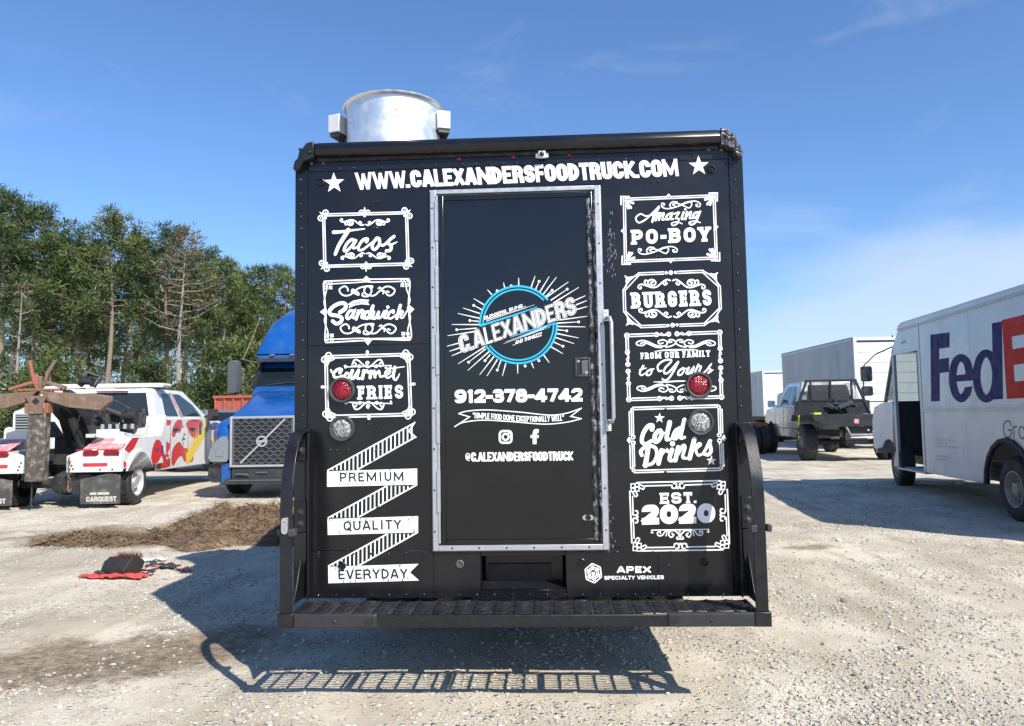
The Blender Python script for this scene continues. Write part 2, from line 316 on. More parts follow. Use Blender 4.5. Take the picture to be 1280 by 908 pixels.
# ------------------------------------------------------------------ lettering and vinyl graphics
PEN = {'N': .30, 'M': .215, 'W': .19, 'A': .36, 'X': .37, 'K': .36, 'E': .40, 'R': .40, 'B': .40}
def _f(a, b): return (a[0]+b[0], a[1]+b[1])
FONT = {
'A': ([[(0, 0), (.42, 1), (.58, 1), (1, 0)], [(.2, .24), (.8, .24)]], 1.08),
'B': ([[(0, 0), (0, 1), (.94, 1, 1), (.94, .53, 1), (0, .53)], [(.3, .53), (1, .53, 1), (1, 0, 1), (0, 0)]], 1),
'C': ([[(1, .64), (1, 1, 1), (0, 1, 1), (0, 0, 1), (1, 0, 1), (1, .36)]], 1),
'D': ([[(0, 0), (0, 1), (1, 1, 1), (1, 0, 1), (0, 0)]], 1),
'E': ([[(1, 1), (0, 1), (0, 0), (1, 0)], [(0, .5), (.8, .5)]], .86),
'F': ([[(1, 1), (0, 1), (0, 0)], [(0, .5), (.85, .5)]], .8),
'G': ([[(1, .7), (1, 1, 1), (0, 1, 1), (0, 0, 1), (1, 0, 1), (1, .46), (.6, .46)]], 1),
'H': ([[(0, 0), (0, 1)], [(1, 0), (1, 1)], [(0, .5), (1, .5)]], 1),
'I': ([[(.5, 0), (.5, 1)]], .5),
'J': ([[(1, 1), (1, 0, 1), (0, 0, 1), (0, .3)]], .8),
'K': ([[(0, 0), (0, 1)], [(1, 1), (.22, .5), (1, 0)], [(0, .5), (.25, .5)]], 1),
'L': ([[(0, 1), (0, 0), (1, 0)]], .78),
'M': ([[(0, 0), (0, 1), (.5, .12), (1, 1), (1, 0)]], 1.4),
'N': ([[(0, 0), (0, 1), (1, 0), (1, 1)]], 1.22),
'O': ([[(0, .5), (0, 1, 1), (1, 1, 1), (1, 0, 1), (0, 0, 1), (0, .5)]], 1.02),
'P': ([[(0, 0), (0, 1), (1, 1, 1), (1, .44, 1), (0, .44)]], .96),
'Q': ([[(0, .5), (0, 1, 1), (1, 1, 1), (1, 0, 1), (0, 0, 1), (0, .5)], [(.55, .3), (1, -.1)]], 1.05),
'R': ([[(0, 0), (0, 1), (.96, 1, 1), (.96, .47, 1), (0, .47)], [(.5, .47), (.96, .40, 1), (1, 0)]], 1.02),
'S': ([[(1, .70), (1, 1, 1), (0, 1, 1), (0, .52, 1), (1, .50, 1), (1, 0, 1), (0, 0, 1), (0, .30)]], .98),
'T': ([[(0, 1), (1, 1)], [(.5, 1), (.5, 0)]], .86),
'U': ([[(0, 1), (0, 0, 1), (1, 0, 1), (1, 1)]], 1),
'V': ([[(0, 1), (.45, 0), (.55, 0), (1, 1)]], 1.0),
'W': ([[(0, 1), (.23, 0), (.29, 0), (.5, .9), (.71, 0), (.77, 0), (1, 1)]], 1.5),
'X': ([[(0, 0), (1, 1)], [(0, 1), (1, 0)]], 1.0),
'Y': ([[(0, 1), (.5, .45), (1, 1)], [(.5, .5), (.5, 0)]], 1.0),
'Z': ([[(0, 1), (1, 1), (0, 0), (1, 0)]], .9),
'0': ([[(0, .5), (0, 1, 1), (1, 1, 1), (1, 0, 1), (0, 0, 1), (0, .5)]], 1),
'1': ([[(0, .82), (.6, 1), (.6, 0)]], .6),
'2': ([[(0, .72), (0, 1, 1), (1, 1, 1), (1, .6, 1), (0, 0), (1, 0)]], .95),
'3': ([[(0, .8), (0, 1, 1), (.95, 1, 1), (.95, .53, 1), (.35, .53)], [(.35, .53), (1, .53, 1), (1, 0, 1), (0, 0, 1), (0, .22)]], .95),
'4': ([[(1, .25), (0, .25), (.62, 1), (.74, 1), (.74, 0)]], 1.05),
'7': ([[(0, 1), (1, 1), (.4, 0)]], .9),
'8': ([[(.5, .53), (.06, .53, 1), (.06, 1, 1), (.94, 1, 1), (.94, .53, 1), (.5, .53)], [(.5, .53), (0, .53, 1), (0, 0, 1), (1, 0, 1), (1, .53, 1), (.5, .53)]], 1),
'9': ([[(.5, .42), (0, .42, 1), (0, 1, 1), (1, 1, 1), (1, .42, 1), (.5, .42)], [(1, .7), (1, 0, 1), (0, 0, 1), (0, .16)]], 1),
'-': ([[(0, .42), (1, .42)]], .55), '.': ([[(0, .0), (0, .02)]], .3), ',': ([[(.6, .05), (0, -.15)]], .3), '!': ([[(.5, 1), (.5, .35)], [(.5, 0), (.5, .04)]], .35),
'"': ([[(0, 1), (0, .7)], [(1, 1), (1, .7)]], .45),
'@': ([[(.7, .66), (.7, .3)], [(.7, .5), (.7, .68, 1), (.32, .68, 1), (.32, .3, 1), (.7, .3, 1), (1, .3, 1), (1, 1, 1), (0, 1, 1), (0, 0, 1), (.85, 0)]], 1.25),
'r': ([[(0, 0), (0, .68)], [(0, .4), (0, .68, 1), (1, .68)]], .45), 'o': ([[(0, .34), (0, .68, 1), (1, .68, 1), (1, 0, 1), (0, 0, 1), (0, .34)]], .75),
'u': ([[(0, .68), (0, 0, 1), (1, 0, 1), (1, .68)]], .72), 'n': ([[(0, 0), (0, .68)], [(0, .4), (0, .68, 1), (1, .68, 1), (1, 0)]], .72),
'd': ([[(1, 0), (1, 1)], [(1, .34), (1, .68, 1), (0, .68, 1), (0, 0, 1), (1, 0, 1), (1, .34)]], .75), ' ': ([], .45)}
def fillet(pts):
    out = []; n = len(pts); closed = n > 2 and pts[0][:2] == pts[-1][:2]
    for i, p in enumerate(pts):
        if len(p) < 3 or i in (0, n-1): out.append(Vector(p[:2])); continue
        p, a, b = Vector(p[:2]), Vector(pts[i-1][:2]), Vector(pts[i+1][:2])
        la, lb = (a-p).length, (b-p).length
        fa = .5 if len(pts[i-1]) > 2 else .96; fb = .5 if len(pts[i+1]) > 2 else .96
        r = min(la*fa, lb*fb); q0 = p+(a-p)/la*r; q1 = p+(b-p)/lb*r
        for k in range(6):
            t = k/5; out.append(q0*(1-t)**3+(p*.55+q0*.45)*3*t*(1-t)**2+(p*.55+q1*.45)*3*t*t*(1-t)+q1*t**3)
    res = [out[0]]
    for p in out[1:]:
        if (p-res[-1]).length > 1e-5: res.append(p)
    return res, closed
def catmull(pts, n=6, closed=False):
    p = [Vector(q) for q in pts]; k = len(p); out = []
    if k < 3: return p
    for i in range(k if closed else k-1):
        a = p[i-1] if (i or closed) else p[0]*2-p[1]; b = p[i]; c = p[(i+1) % k]
        d = p[(i+2) % k] if (i+2 < k or closed) else p[-1]*2-p[-2]
        for j in range(n):
            t = j/n; out.append(.5*(2*b+(c-a)*t+(2*a-5*b+4*c-d)*t*t+(3*b-a-3*c+d)*t**3))
    if not closed: out.append(p[-1])
    return out
def ribbon(pts, ws, closed=False, cap='round'):
    """left and right edge points of a pen stroke"""
    L = []; Q = []; n = len(pts)
    if closed and (pts[0]-pts[-1]).length < 1e-6: pts = pts[:-1]; n -= 1
    for i in range(n):
        a = pts[i-1] if (i or closed) else None; b = pts[(i+1) % n] if (i < n-1 or closed) else None
        d0 = (pts[i]-a).normalized() if a is not None else None; d1 = (b-pts[i]).normalized() if b is not None else None
        if d0 is None: d0 = d1
        if d1 is None: d1 = d0
        t = d0+d1
        t = t.normalized() if t.length > .15 else d0
        nn = Vector((-t.y, t.x)); c = max(.42, nn.dot(Vector((-d0.y, d0.x)))); h = ws[i]/2/c
        L.append(pts[i]+nn*h); Q.append(pts[i]-nn*h)
    if not closed and cap != 'butt':
        for e in ((0, 1) if not isinstance(cap, tuple) else [i for i in (0, 1) if cap[i]]):
            p = pts[-1] if e else pts[0]; o = pts[-2] if e else pts[1]; d = (p-o).normalized(); h = ws[-1 if e else 0]/2; nn = Vector((-d.y, d.x))*(1 if e else -1)
            steps = [(1, 1)] if cap == 'square' or isinstance(cap, tuple) else [(.38, .92), (.71, .71), (.92, .38), (1, .05)]
            for s, c in steps:
                l, q = p+d*h*s+nn*h*c, p+d*h*s-nn*h*c
                if e: L.append(l); Q.append(q)
                else: L.insert(0, l); Q.insert(0, q)
    if closed: L.append(L[0]); Q.append(Q[0])
    return L, Q
class Decal:
    """flat vinyl: fn(u, v, lift) gives the point on the panel, lift metres proud of it"""
    def __init__(s, fn, k=1.0, lift=.0012): s.fn = fn; s.b = MB(); s.lift = lift; s.k = k
    def ink(s, i): s.b.cur = i; return s
    def _strip(s, L, Q):
        n = len(L); s.lift += 2.2e-5; z = s.lift
        s.b.add([s.fn(p.x, p.y, z+8e-6*i/n) for i, p in enumerate(L)]+[s.fn(p.x, p.y, z+8e-6*i/n) for i, p in enumerate(Q)], [(i, i+1, n+i+1, n+i) for i in range(n-1)])
    def stroke(s, pts, w, closed=False, smooth=True, cap='round', end=None, swell=None):
        p = catmull(pts, 6, closed) if smooth else [Vector(q) for q in pts]
        if closed and smooth: p.append(p[0].copy())
        n = len(p); a, b = (w, end if end is not None else w)
        ws = [a+(b-a)*i/(n-1)+(swell*math.sin(math.pi*i/(n-1)) if swell else 0) for i in range(n)]
        s._strip(*ribbon(p, ws, closed, cap)); return s
    def lines(s, *segs, w=10, cap='butt'):
        for q in segs: s.stroke(q, w, smooth=False, cap=cap)
    def poly(s, pts):
        s.lift += 2.2e-5; s.b.add([s.fn(x, y, s.lift) for x, y in pts], [tuple(range(len(pts)))])
    def blob(s, pts): s.poly([tuple(q) for q in catmull(pts, 5, True)])
    def disc(s, x, y, r, n=16): s.poly([(x+r*math.cos(2*math.pi*i/n), y+r*math.sin(2*math.pi*i/n)) for i in range(n)])
    def ring(s, x, y, r, w, ry=None, a0=0, a1=360, n=32):
        ry = ry or r; full = abs(a1-a0) >= 360; k = max(6, int(n*abs(a1-a0)/360))
        p = [Vector((x+r*math.cos(R(a0+(a1-a0)*i/k)), y-ry*math.sin(R(a0+(a1-a0)*i/k)))) for i in range(k+1)]
        s._strip(*ribbon(p, [w]*len(p), full, 'butt'))
    def spiral(s, x, y, r, a0, turns, w, end=None):
        k = int(14*abs(turns))+2
        p = [(x+r*(1-.8*i/k)*math.cos(R(a0)+2*math.pi*turns*i/k), y+r*(1-.8*i/k)*math.sin(R(a0)+2*math.pi*turns*i/k)) for i in range(k+1)]
        s.stroke(p, w, smooth=False, end=end)
    def star(s, x, y, r, rot=0, q=.40):
        s.poly([(x+(r if i % 2 == 0 else r*q)*math.sin(math.pi*i/5+R(rot)), y-(r if i % 2 == 0 else r*q)*math.cos(math.pi*i/5+R(rot))) for i in range(10)])
    def text(s, txt, p0, p1, top, wt=.22, slab=0.0, gap=.10, shear=0.0, bend=None, passes=None, wscale=None):
        """baseline from p0 to p1, cap height to top; wt = pen / height"""
        p0, p1, top = Vector(p0), Vector(p1), Vector(top); ex = (p1-p0).normalized(); W = (p1-p0).length; H = (top-p0).length; ey = (top-p0)/H
        tot = sum(FONT[c][1] for c in txt); g = gap*W/len(txt); unit = (W-g*(len(txt)-1))/tot; x = 0.0
        for c in txt:
            st, lw = FONT[c]; lw = lw*unit
            for (pw, mi) in (passes or [(wt, None)]):
                if mi is not None: s.b.cur = mi
                pen = .09*H if c == '@' else min(pw*H, lw*PEN.get(c, .42) if len(st) and c not in '.I1-!",' else 9e9); ins = min(wt*H, lw*PEN.get(c, .42))
                se = min(slab*H, lw*.16); ix = ins/2+se; iy = ins/2
                if lw < 2*ix: ix = lw*.35
                mp = lambda q: (x+ix+q[0]*(lw-2*ix), iy+q[1]*(H-2*iy))
                ser = []
                for sk in st:
                    f, cl = fillet([mp(q)+tuple(q[2:]) for q in sk])
                    ec = [sk[e][1] <= 0 or sk[e][1] >= 1 or abs(sk[e][1]-sk[1 if e == 0 else -2][1]) < .05 for e in (0, -1)]
                    br = [0]+[i for i in range(1, len(f)-1) if not cl and (f[i]-f[i-1]).normalized().dot((f[i+1]-f[i]).normalized()) < -.25]+[len(f)-1]
                    for a_, z_ in zip(br[:-1], br[1:]):          # very sharp corners: separate pen strokes
                        L, Q = ribbon(f[a_:z_+1], [pen]*(z_-a_+1), cl, (ec[0] if a_ == 0 else True, ec[1] if z_ == len(f)-1 else True))
                        s._let(L, Q, p0, ex, ey, H, shear, bend, c in ',Q')
                    if slab:
                        for i, q in enumerate(sk):
                            if len(q) == 2 and q[1] in (0, 1) and c not in 'CSGO02':
                                nb = [sk[j] for j in (i-1, i+1) if 0 <= j < len(sk)]
                                if any(abs(e[1]-q[1]) > .3 and abs(e[0]-q[0]) < .6 for e in nb): ser.append(mp(q))
                for q in set(ser):
                    a = Vector((max(x, q[0]-ins/2-se), q[1])); b = Vector((min(x+lw, q[0]+ins/2+se), q[1])); hh = pen*.72
                    yy = a.y+(-1 if a.y < H/2 else 1)*(ins/2-hh/2); a.y = yy; b.y = yy
                    s._let(*ribbon([a, b], [hh]*2, False, 'butt'), p0, ex, ey, H, shear, bend)
                if slab and c in 'EFT':          # vertical serifs at the arm ends
                    for yq in ((1, 0) if c == 'E' else (1,)):
                        for xq in ((1,) if c != 'T' else (0, 1)):
                            qx, qy = mp((xq, yq)); qy = H-.0 if yq else 0; d = -1 if yq else 1
                            s._let(*ribbon([Vector((qx+ins*.1*(1 if xq else -1), qy)), Vector((qx+ins*.1*(1 if xq else -1), qy+d*H*.34))], [pen*.5]*2, False, 'butt'), p0, ex, ey, H, shear, bend)
            x += lw+g
    def _let(s, L, Q, p0, ex, ey, H, shear, bend, free=False):
        def f(p):
            y = p.y if free else min(H, max(0, p.y)); q = p0+ex*(p.x+shear*y)+ey*y
            return Vector((q.x, q.y+(bend(q.x) if bend else 0)))
        s._strip([f(p) for p in L], [f(p) for p in Q])
    def build(s, name, mats, parent): return s.b.build(name, mats, parent, smooth=0)
    # scroll ornaments: (centre, x scale, y scale)
    def scroll(s, c, strokes, sx, sy, w, mirror=True, end=None):
        for m_ in ((1, -1) if mirror else (1,)):
            for st in strokes: s.stroke([(c[0]+m_*sx*q[0], c[1]+sy*q[1]) for q in st], w, end=end)
SCROLL_WAVE = [[(-.04, .1), (-.14, .0), (-.27, .27), (-.43, .73), (-.58, .82), (-.74, .64), (-.87, .5), (-.97, .6), (-.985, .86), (-.92, .95), (-.9, .77)],
    [(-.58, .82), (-.7, .4), (-.65, .05), (-.53, .05), (-.47, .32), (-.51, .55), (-.58, .55), (-.61, .32), (-.55, .23)], [(-.74, .64), (-.8, .32), (-.78, .09), (-.73, .1)],
    [(-.2, .1), (-.25, .32), (-.2, .55), (-.14, .41), (-.17, .27)]]
SCROLL_S = [[(-.36, -.05), (-.37, -.22), (-.43, -.34), (-.52, -.15), (-.5, .1), (-.43, .25), (-.33, .22), (-.24, .0), (-.15, -.22), (-.03, -.33), (.1, -.35), (.09, -.2)],
    [(-.23, .12), (-.29, .0), (-.27, -.14), (-.23, -.08)], [(-.22, .06), (-.17, .05), (-.155, .2), (-.2, .17)],
    [(-.08, .1), (-.08, .27), (0, .31), (.06, .18), (.09, -.1), (.04, -.32), (-.02, -.3), (-.05, -.1), (-.03, .12), (.06, .25), (.15, .23), (.24, -.03), (.35, -.3), (.45, -.3), (.53, -.1), (.5, .15), (.43, .26), (.37, .13), (.38, -.02), (.42, .03)],
    [(.3, -.08), (.25, -.26), (.22, -.2)], [(.28, -.05), (.33, -.03), (.31, .12)]]
SCROLL_LOOP = [[(-.45, .06), (-.42, -.05), (-.48, -.12), (-.5, .02), (-.46, .22), (-.33, .3), (-.1, .14), (.12, -.18), (.35, -.28), (.48, -.1), (.47, .12), (.39, .12), (.38, -.02), (.42, -.02)],
    [(-.1, -.2), (-.22, -.22), (-.29, .02), (-.23, .24), (-.05, .08), (.2, -.2), (.27, -.05), (.2, .24), (.05, .06), (-.1, -.1), (-.22, -.03), (-.15, .12)]]
SCROLL_BAR = [[(-1.0, .35), (-1.04, .1), (-.97, .1)], [(-.62, .12), (-.55, .18), (-.53, -.1), (-.62, -.3), (-.7, .0), (-.6, -.55), (-.42, -.5), (-.2, .0), (-.02, .3)], [(-.3, .2), (-.4, .28), (-.42, .05), (-.35, .05)]]
SCROLL_LONG = [[(-.78, .05), (-.85, .18), (-.97, .1), (-.98, -.15), (-.85, -.35), (-.7, -.22), (-.5, .15), (-.35, .25), (-.24, .15), (-.22, -.2), (-.32, -.42), (-.44, -.25), (-.4, .0), (-.32, -.1)],
    [(-.88, -.02), (-.82, -.14), (-.7, -.02), (-.5, .33), (-.35, .38)], [(-.25, .35), (-.1, .2), (.0, -.1), (-.06, -.4), (-.16, -.4), (-.17, -.15), (-.1, -.2)]]
# ------------------------------------------------------------------ ground
def gz(x, y):
    z = .10*math.exp(-((x-7.2)**2+(y-10.5)**2)/3.0)+.05*math.exp(-((x-6.6)**2+(y-3.0)**2)/5)
    z += .022*noise.fractal((x*.35, y*.35, 1.3), 1, 2, 3)
    z += .011*noise.fractal((x*2.3, y*2.3, 5.1), .9, 2.1, 4)
    far = max(0, math.hypot(x, y-5)-25); z += min(.4, far*.004)*noise.noise((x*.05, y*.05, 0))
    return z
def dirt(x, y):
    """bare brown soil between the gravel"""
    def g(cx, cy, rx, ry, a=1): return a*math.exp(-((x-cx)/rx)**2-((y-cy)/ry)**2)
    n = noise.fractal((x*.8, y*1.1, 9), 1, 2, 4)
    d = g(-4.2, 5.9, 2.2, 1.1, .95)+g(-6.6, 5.6, 1.8, .6, .55)+g(-2.2, 1.0, .9, .5, .7)+g(-3.2, .45, .9, .5, 1.0)+g(-2.6, -.9, .9, .45, .5)+g(-6.2, 3.4, 1.2, .4, .35)+g(2.95, 4.3, .45, .28, .7)+g(5.0, 4.0, 1.0, .5, .3)+g(-1.6, -.5, 1.2, .5, .25)
    return max(0, min(1, d*(1+.9*n)+.12*n))
def grade(a, b, s, far):
    xs = [a+(b-a)*i/int((b-a)/s) for i in range(int((b-a)/s)+1)]; st = s; lo, hi = [], []
    x = b; 
    while x < far: st *= 1.22; x += st; hi.append(x)
    x = a; st = s
    while x > -far: st *= 1.22; x -= st; lo.append(x)
    return lo[::-1]+xs+hi
gx = grade(-8.5, 8.5, .055, 900); gy = grade(-3.4, 11, .055, 900)
gy = [y for y in gy if y > -60]
gm = bpy.data.meshes.new('ground')
gm.from_pydata([(x, y, gz(x, y)) for y in gy for x in gx], [], [(j*len(gx)+i, j*len(gx)+i+1, (j+1)*len(gx)+i+1, (j+1)*len(gx)+i) for j in range(len(gy)-1) for i in range(len(gx)-1)])
at = gm.attributes.new('soil', 'FLOAT', 'POINT'); at.data.foreach_set('value', [dirt(x, y) for y in gy for x in gx])
gm.polygons.foreach_set('use_smooth', [True]*len(gm.polygons))
def groundmat():
    mm = bpy.data.materials.new('gravel_ground'); mm.use_nodes = True; t = mm.node_tree; b = t.nodes['Principled BSDF']
    tc = N(t, 'ShaderNodeTexCoord'); ob = tc.outputs['Object']
    def noi(s, d=6, r=.6): n = N(t, 'ShaderNodeTexNoise', i_Scale=s, i_Detail=float(d), i_Roughness=r); t.links.new(ob, n.inputs[0]); return n.outputs[0]
    def vor(s, f='F1', o='Distance'): n = N(t, 'ShaderNodeTexVoronoi', i_Scale=s, feature=f); t.links.new(ob, n.inputs[0]); return n.outputs[o]
    def mix(a, c, f, mode='MIX'):
        n = N(t, 'ShaderNodeMixRGB', blend_type=mode)
        for i, q in ((1, a), (2, c)):
            if isinstance(q, tuple): n.inputs[i].default_value = q+(1,)
            else: t.links.new(q, n.inputs[i])
        if isinstance(f, float): n.inputs[0].default_value = f
        else: t.links.new(f, n.inputs[0])
        return n.outputs[0]
    fines = mix((.47, .405, .305), (.64, .575, .46), maprange(t, noi(1.1, 8), .35, .65, 0, 1))
    fines = mix(fines, (.36, .30, .215), maprange(t, noi(.45, 7), .48, .72, 0, .8))
    fines = mix(fines, (.25, .21, .16), maprange(t, noi(33, 8, .75), .52, .72, 0, .65))
    mg = N(t, 'ShaderNodeMapping'); mg.inputs['Scale'].default_value = (2.6, .35, 1); mg.inputs['Rotation'].default_value = (0, 0, .25); t.links.new(ob, mg.inputs[0]); ng = N(t, 'ShaderNodeTexNoise', i_Scale=1.2, i_Detail=6.0); t.links.new(mg.outputs[0], ng.inputs[0])
    fines = mix(fines, (.33, .275, .20), maprange(t, ng.outputs[0], .52, .68, 0, .55))
    patch = maprange(t, noi(.8, 9, .7), .42, .56, .12, 1)
    c = fines; hs = None
    for sc, lo, hi, cov, amt in ((26, .30, .42, .62, .95), (52, .28, .42, .45, .95), (115, .28, .44, .3, .8)):
        col = vor(sc, 'F1', 'Color'); sp = N(t, 'ShaderNodeSeparateColor'); t.links.new(col, sp.inputs[0]); ds = vor(sc)
        stone = mix((.25, .23, .195), (.74, .69, .59), sp.outputs[0])
        stone = mix(stone, (.42, .33, .23), maprange(t, sp.outputs[2], .75, .95, 0, .7))
        on_ = math_(t, 'MULTIPLY', maprange(t, sp.outputs[1], cov-.06, cov+.06, 0, 1), patch)
        sm = math_(t, 'MULTIPLY', maprange(t, ds, lo, hi, amt, 0), on_)
        c = mix(c, stone, sm)
        h1 = math_(t, 'MULTIPLY', math_(t, 'MULTIPLY', maprange(t, ds, .08, hi, 1, 0), on_), 1.9*26/sc)
        hs = h1 if hs is None else math_(t, 'MAXIMUM', hs, h1)
    at = N(t, 'ShaderNodeAttribute', attribute_name='soil')
    soil = mix((.13, .09, .058), (.34, .265, .185), maprange(t, noi(11, 9, .8), .38, .64, 0, 1))
    sf = maprange(t, math_(t, 'ADD', at.outputs['Fac'], math_(t, 'MULTIPLY', math_(t, 'SUBTRACT', noi(3.2, 9, .78), .5), 2.0)), .22, .78, 0, .85)
    c = mix(c, soil, sf)
    t.links.new(c, b.inputs['Base Color']); b.inputs['Roughness'].default_value = .93; b.inputs['Specular IOR Level'].default_value = .2
    h = math_(t, 'ADD', hs, math_(t, 'MULTIPLY', noi(60, 8, .75), .55))
    bp = N(t, 'ShaderNodeBump', i_Strength=1.0, i_Distance=.012); t.links.new(h, bp.inputs['Height']); t.links.new(bp.outputs[0], b.inputs['Normal'])
    return mm
gm.materials.append(groundmat()); ground = bpy.data.objects.new('ground', gm); COL.objects.link(ground); tag(ground, kind='structure')
# loose stones
def stones():
    b = MB(); rnd = random.Random(3)
    base = [Vector(p).normalized() for p in [(1, 0, .1), (.3, 1, .2), (-.8, .6, 0), (-.8, -.6, .1), (.3, -1, 0), (.5, .4, .8), (-.6, .1, .85), (.1, -.6, .8), (0, 0, -1)]]
    fc = [(0, 1, 5), (1, 6, 5), (1, 2, 6), (2, 3, 6), (3, 7, 6), (3, 4, 7), (4, 0, 7), (0, 5, 7), (5, 6, 7), (1, 0, 8), (2, 1, 8), (3, 2, 8), (4, 3, 8), (0, 4, 8)]
    k = 0
    while k < 42000:
        d = 2.6+rnd.random()**2*13; u = rnd.uniform(-.78, .78); x = CAM.x+u*d-.046*d; y = CAM.y+d
        pt = noise.fractal((x*.9, y*.9, 4), 1, 2, 3)
        if rnd.random() > max(.10, .38+1.5*pt): continue
        if dirt(x, y) > .5 and rnd.random() < .8: continue
        r = .0032+.0105*rnd.random()**2.9+(.014*rnd.random() if rnd.random() < .007 else 0); r *= (1+.04*d)
        a = rnd.uniform(0, 6.28); c, s_ = math.cos(a), math.sin(a); sx, sy, sz = rnd.uniform(.8, 1.5), rnd.uniform(.7, 1.1), rnd.uniform(.45, .9)
        z = gz(x, y)+r*sz*.25; v = []
        for p in base:
            q = p*rnd.uniform(.75, 1.15); px, py = q.x*sx*r, q.y*sy*r; v.append((x+c*px-s_*py, y+s_*px+c*py, z+q.z*sz*r))
        b.cur = rnd.choice((0, 0, 1, 1, 2)); b.add(v, fc); k += 1
    o = b.build('gravel', [mat('pale_stone', (.50, .465, .40), .9, var=.35, vscale=30), mat('grey_stone', (.33, .31, .275), .9, var=.35, vscale=30), mat('buff_stone', (.42, .355, .265), .9, var=.3, vscale=30)], smooth=0)
    tag(o, kind='stuff')
stones()

# ------------------------------------------------------------------ trees
def needles(b, c, r, n, rnd, ln=.34, wd=.085):
    for _ in range(n):
        d = Vector((rnd.gauss(0, 1), rnd.gauss(0, 1), rnd.gauss(.25, .9))).normalized(); p = c+d*r*rnd.random()**.5*.8
        t = (d+Vector((rnd.gauss(0, .5), rnd.gauss(0, .5), rnd.gauss(.2, .5)))).normalized(); s_ = t.cross(Vector((rnd.gauss(0, 1), rnd.gauss(0, 1), rnd.gauss(0, 1)))).normalized()
        l, w_ = ln*rnd.uniform(.6, 1.3), wd*rnd.uniform(.7, 1.4)
        b.add([p-s_*w_*.5, p+s_*w_*.5, p+s_*w_*.35+t*l, p-s_*w_*.35+t*l*.95], [(0, 1, 2, 3)])
def make_tree(H, seed, z0=.35, spread=.2, nb=52, brown=False, sparse=1.0, mat_='needle', low=False, nf=1.0):
    rnd = random.Random(seed); t = MB(); c = MB()
    lean = Vector((rnd.uniform(-.03, .03), rnd.uniform(-.03, .03), 0))
    def ax(z): return lean*z+Vector((.12*math.sin(z*.5+seed), .12*math.cos(z*.4+seed), z))
    r0 = H*.0115+.04
    t.tube([ax(H*i/14)-(Vector((0, 0, .3)) if i == 0 else Vector()) for i in range(15)], [r0*(1-.93*(i/14)) for i in range(15)], 8)
    for i in range(nb):
        f = z0+(1-z0)*((i+rnd.random())/nb)**.85; z = f*H
        prof = (math.sin(min(1, (1-f)/(1-z0)*1.25+.12)*math.pi*.5)) if not low else (1-f)**.6+.15
        L = H*spread*prof*rnd.uniform(.55, 1.2); a = i*2.4+rnd.uniform(-.5, .5); up = rnd.uniform(.0, .35)+.5*max(0, f-.75)
        b0 = ax(z); d = Vector((math.cos(a), math.sin(a), up)).normalized(); tip = b0+d*L+Vector((0, 0, .12*L))
        mid = b0+d*L*.55-Vector((0, 0, .03*L)); t.tube([b0, mid, tip], [r0*(1-f)*.35+.018, .02, .008], 5)
        for k in range(max(2, int((1.6+L*1.05)*sparse))):
            q = rnd.uniform(.35, 1.05); p = b0+(tip-b0)*q+Vector((rnd.gauss(0, .22), rnd.gauss(0, .22), rnd.gauss(.05, .18)))*min(1.3, .5+L*.3)
            needles(c, p, rnd.uniform(.38, .62), int(rnd.uniform(44, 64)*nf), rnd, .30, .05)
    for i in range(int(9*(1-z0))):                                   # dead stubs on the bare stem
        z = H*rnd.uniform(.12, z0+.05); a = rnd.uniform(0, 6.28); d = Vector((math.cos(a), math.sin(a), rnd.uniform(-.2, .2))); t.tube([ax(z), ax(z)+d*rnd.uniform(.4, 1.5)], [.025, .008], 4)
    needles(c, ax(H*.99), .4, 30, rnd)
    return t, c
def make_bush(H, seed, Wd):
    rnd = random.Random(seed); t = MB(); c = MB()
    t.tube([(0, 0, -.2), (.05, .1, H*.3), (0, .05, H*.8)], [.12, .09, .03], 6)
    for i in range(26):
        a = rnd.uniform(0, 6.28); f = rnd.uniform(.08, 1); rr = Wd*math.sin(math.pi*min(.97, f*.82+.12))*rnd.uniform(.45, 1.05); p = Vector((rr*math.cos(a), rr*math.sin(a), H*f))
        t.tube([(0, 0, H*f*.6), p], [.03, .01], 4)
        for k in range(8): needles(c, p+Vector((rnd.gauss(0, .4), rnd.gauss(0, .4), rnd.gauss(0, .3))), rnd.uniform(.3, .5), 26, rnd, .22, .06)
    return t, c
protos = {}
def tree(name, key, maker, matc, mats, loc, rot, sc, label, group, trunkmat='bark'):
    if key not in protos:
        t, c = maker(); protos[key] = (t.build('trunk', trunkmat).data, c.build('crown', matc, smooth=0).data)
        for o in [o for o in COL.objects if o.data in protos[key]]: COL.objects.unlink(o); bpy.data.objects.remove(o)
    root = thing(name, loc, rot, label, 'tree', group); root.scale = (sc, sc, sc)
    for n, d in zip(('trunk', 'crown'), protos[key]):
        o = bpy.data.objects.new(n, d); COL.objects.link(o); o.parent = root
    return root
PG = 'pines along the edge of the yard'
def at_px(px, depth):
    y = depth+CAM.y; return Vector((P(px, 500, y).x, y, -.1))
pines = [(-52, 47, 14.8, 'a'), (-8, 43, 15.2, 'b'), (36, 44, 14.5, 'c'), (14, 52, 15.0, 'd'), (66, 50, 14.2, 'e'), (96, 45, 13.0, 'a'), (128, 44, 14.0, 'b'), (152, 52, 14.4, 'c'), (178, 46, 12.8, 'd'), (204, 45, 13.2, 'e'),
    (252, 48, 12.6, 'a'), (232, 54, 13.0, 'd'), (284, 46, 11.4, 'b'), (306, 53, 12.0, 'e'), (330, 47, 11.2, 'c'), (356, 46, 10.8, 'd'), (386, 49, 11.0, 'a'), (112, 55, 14.5, 'e')]
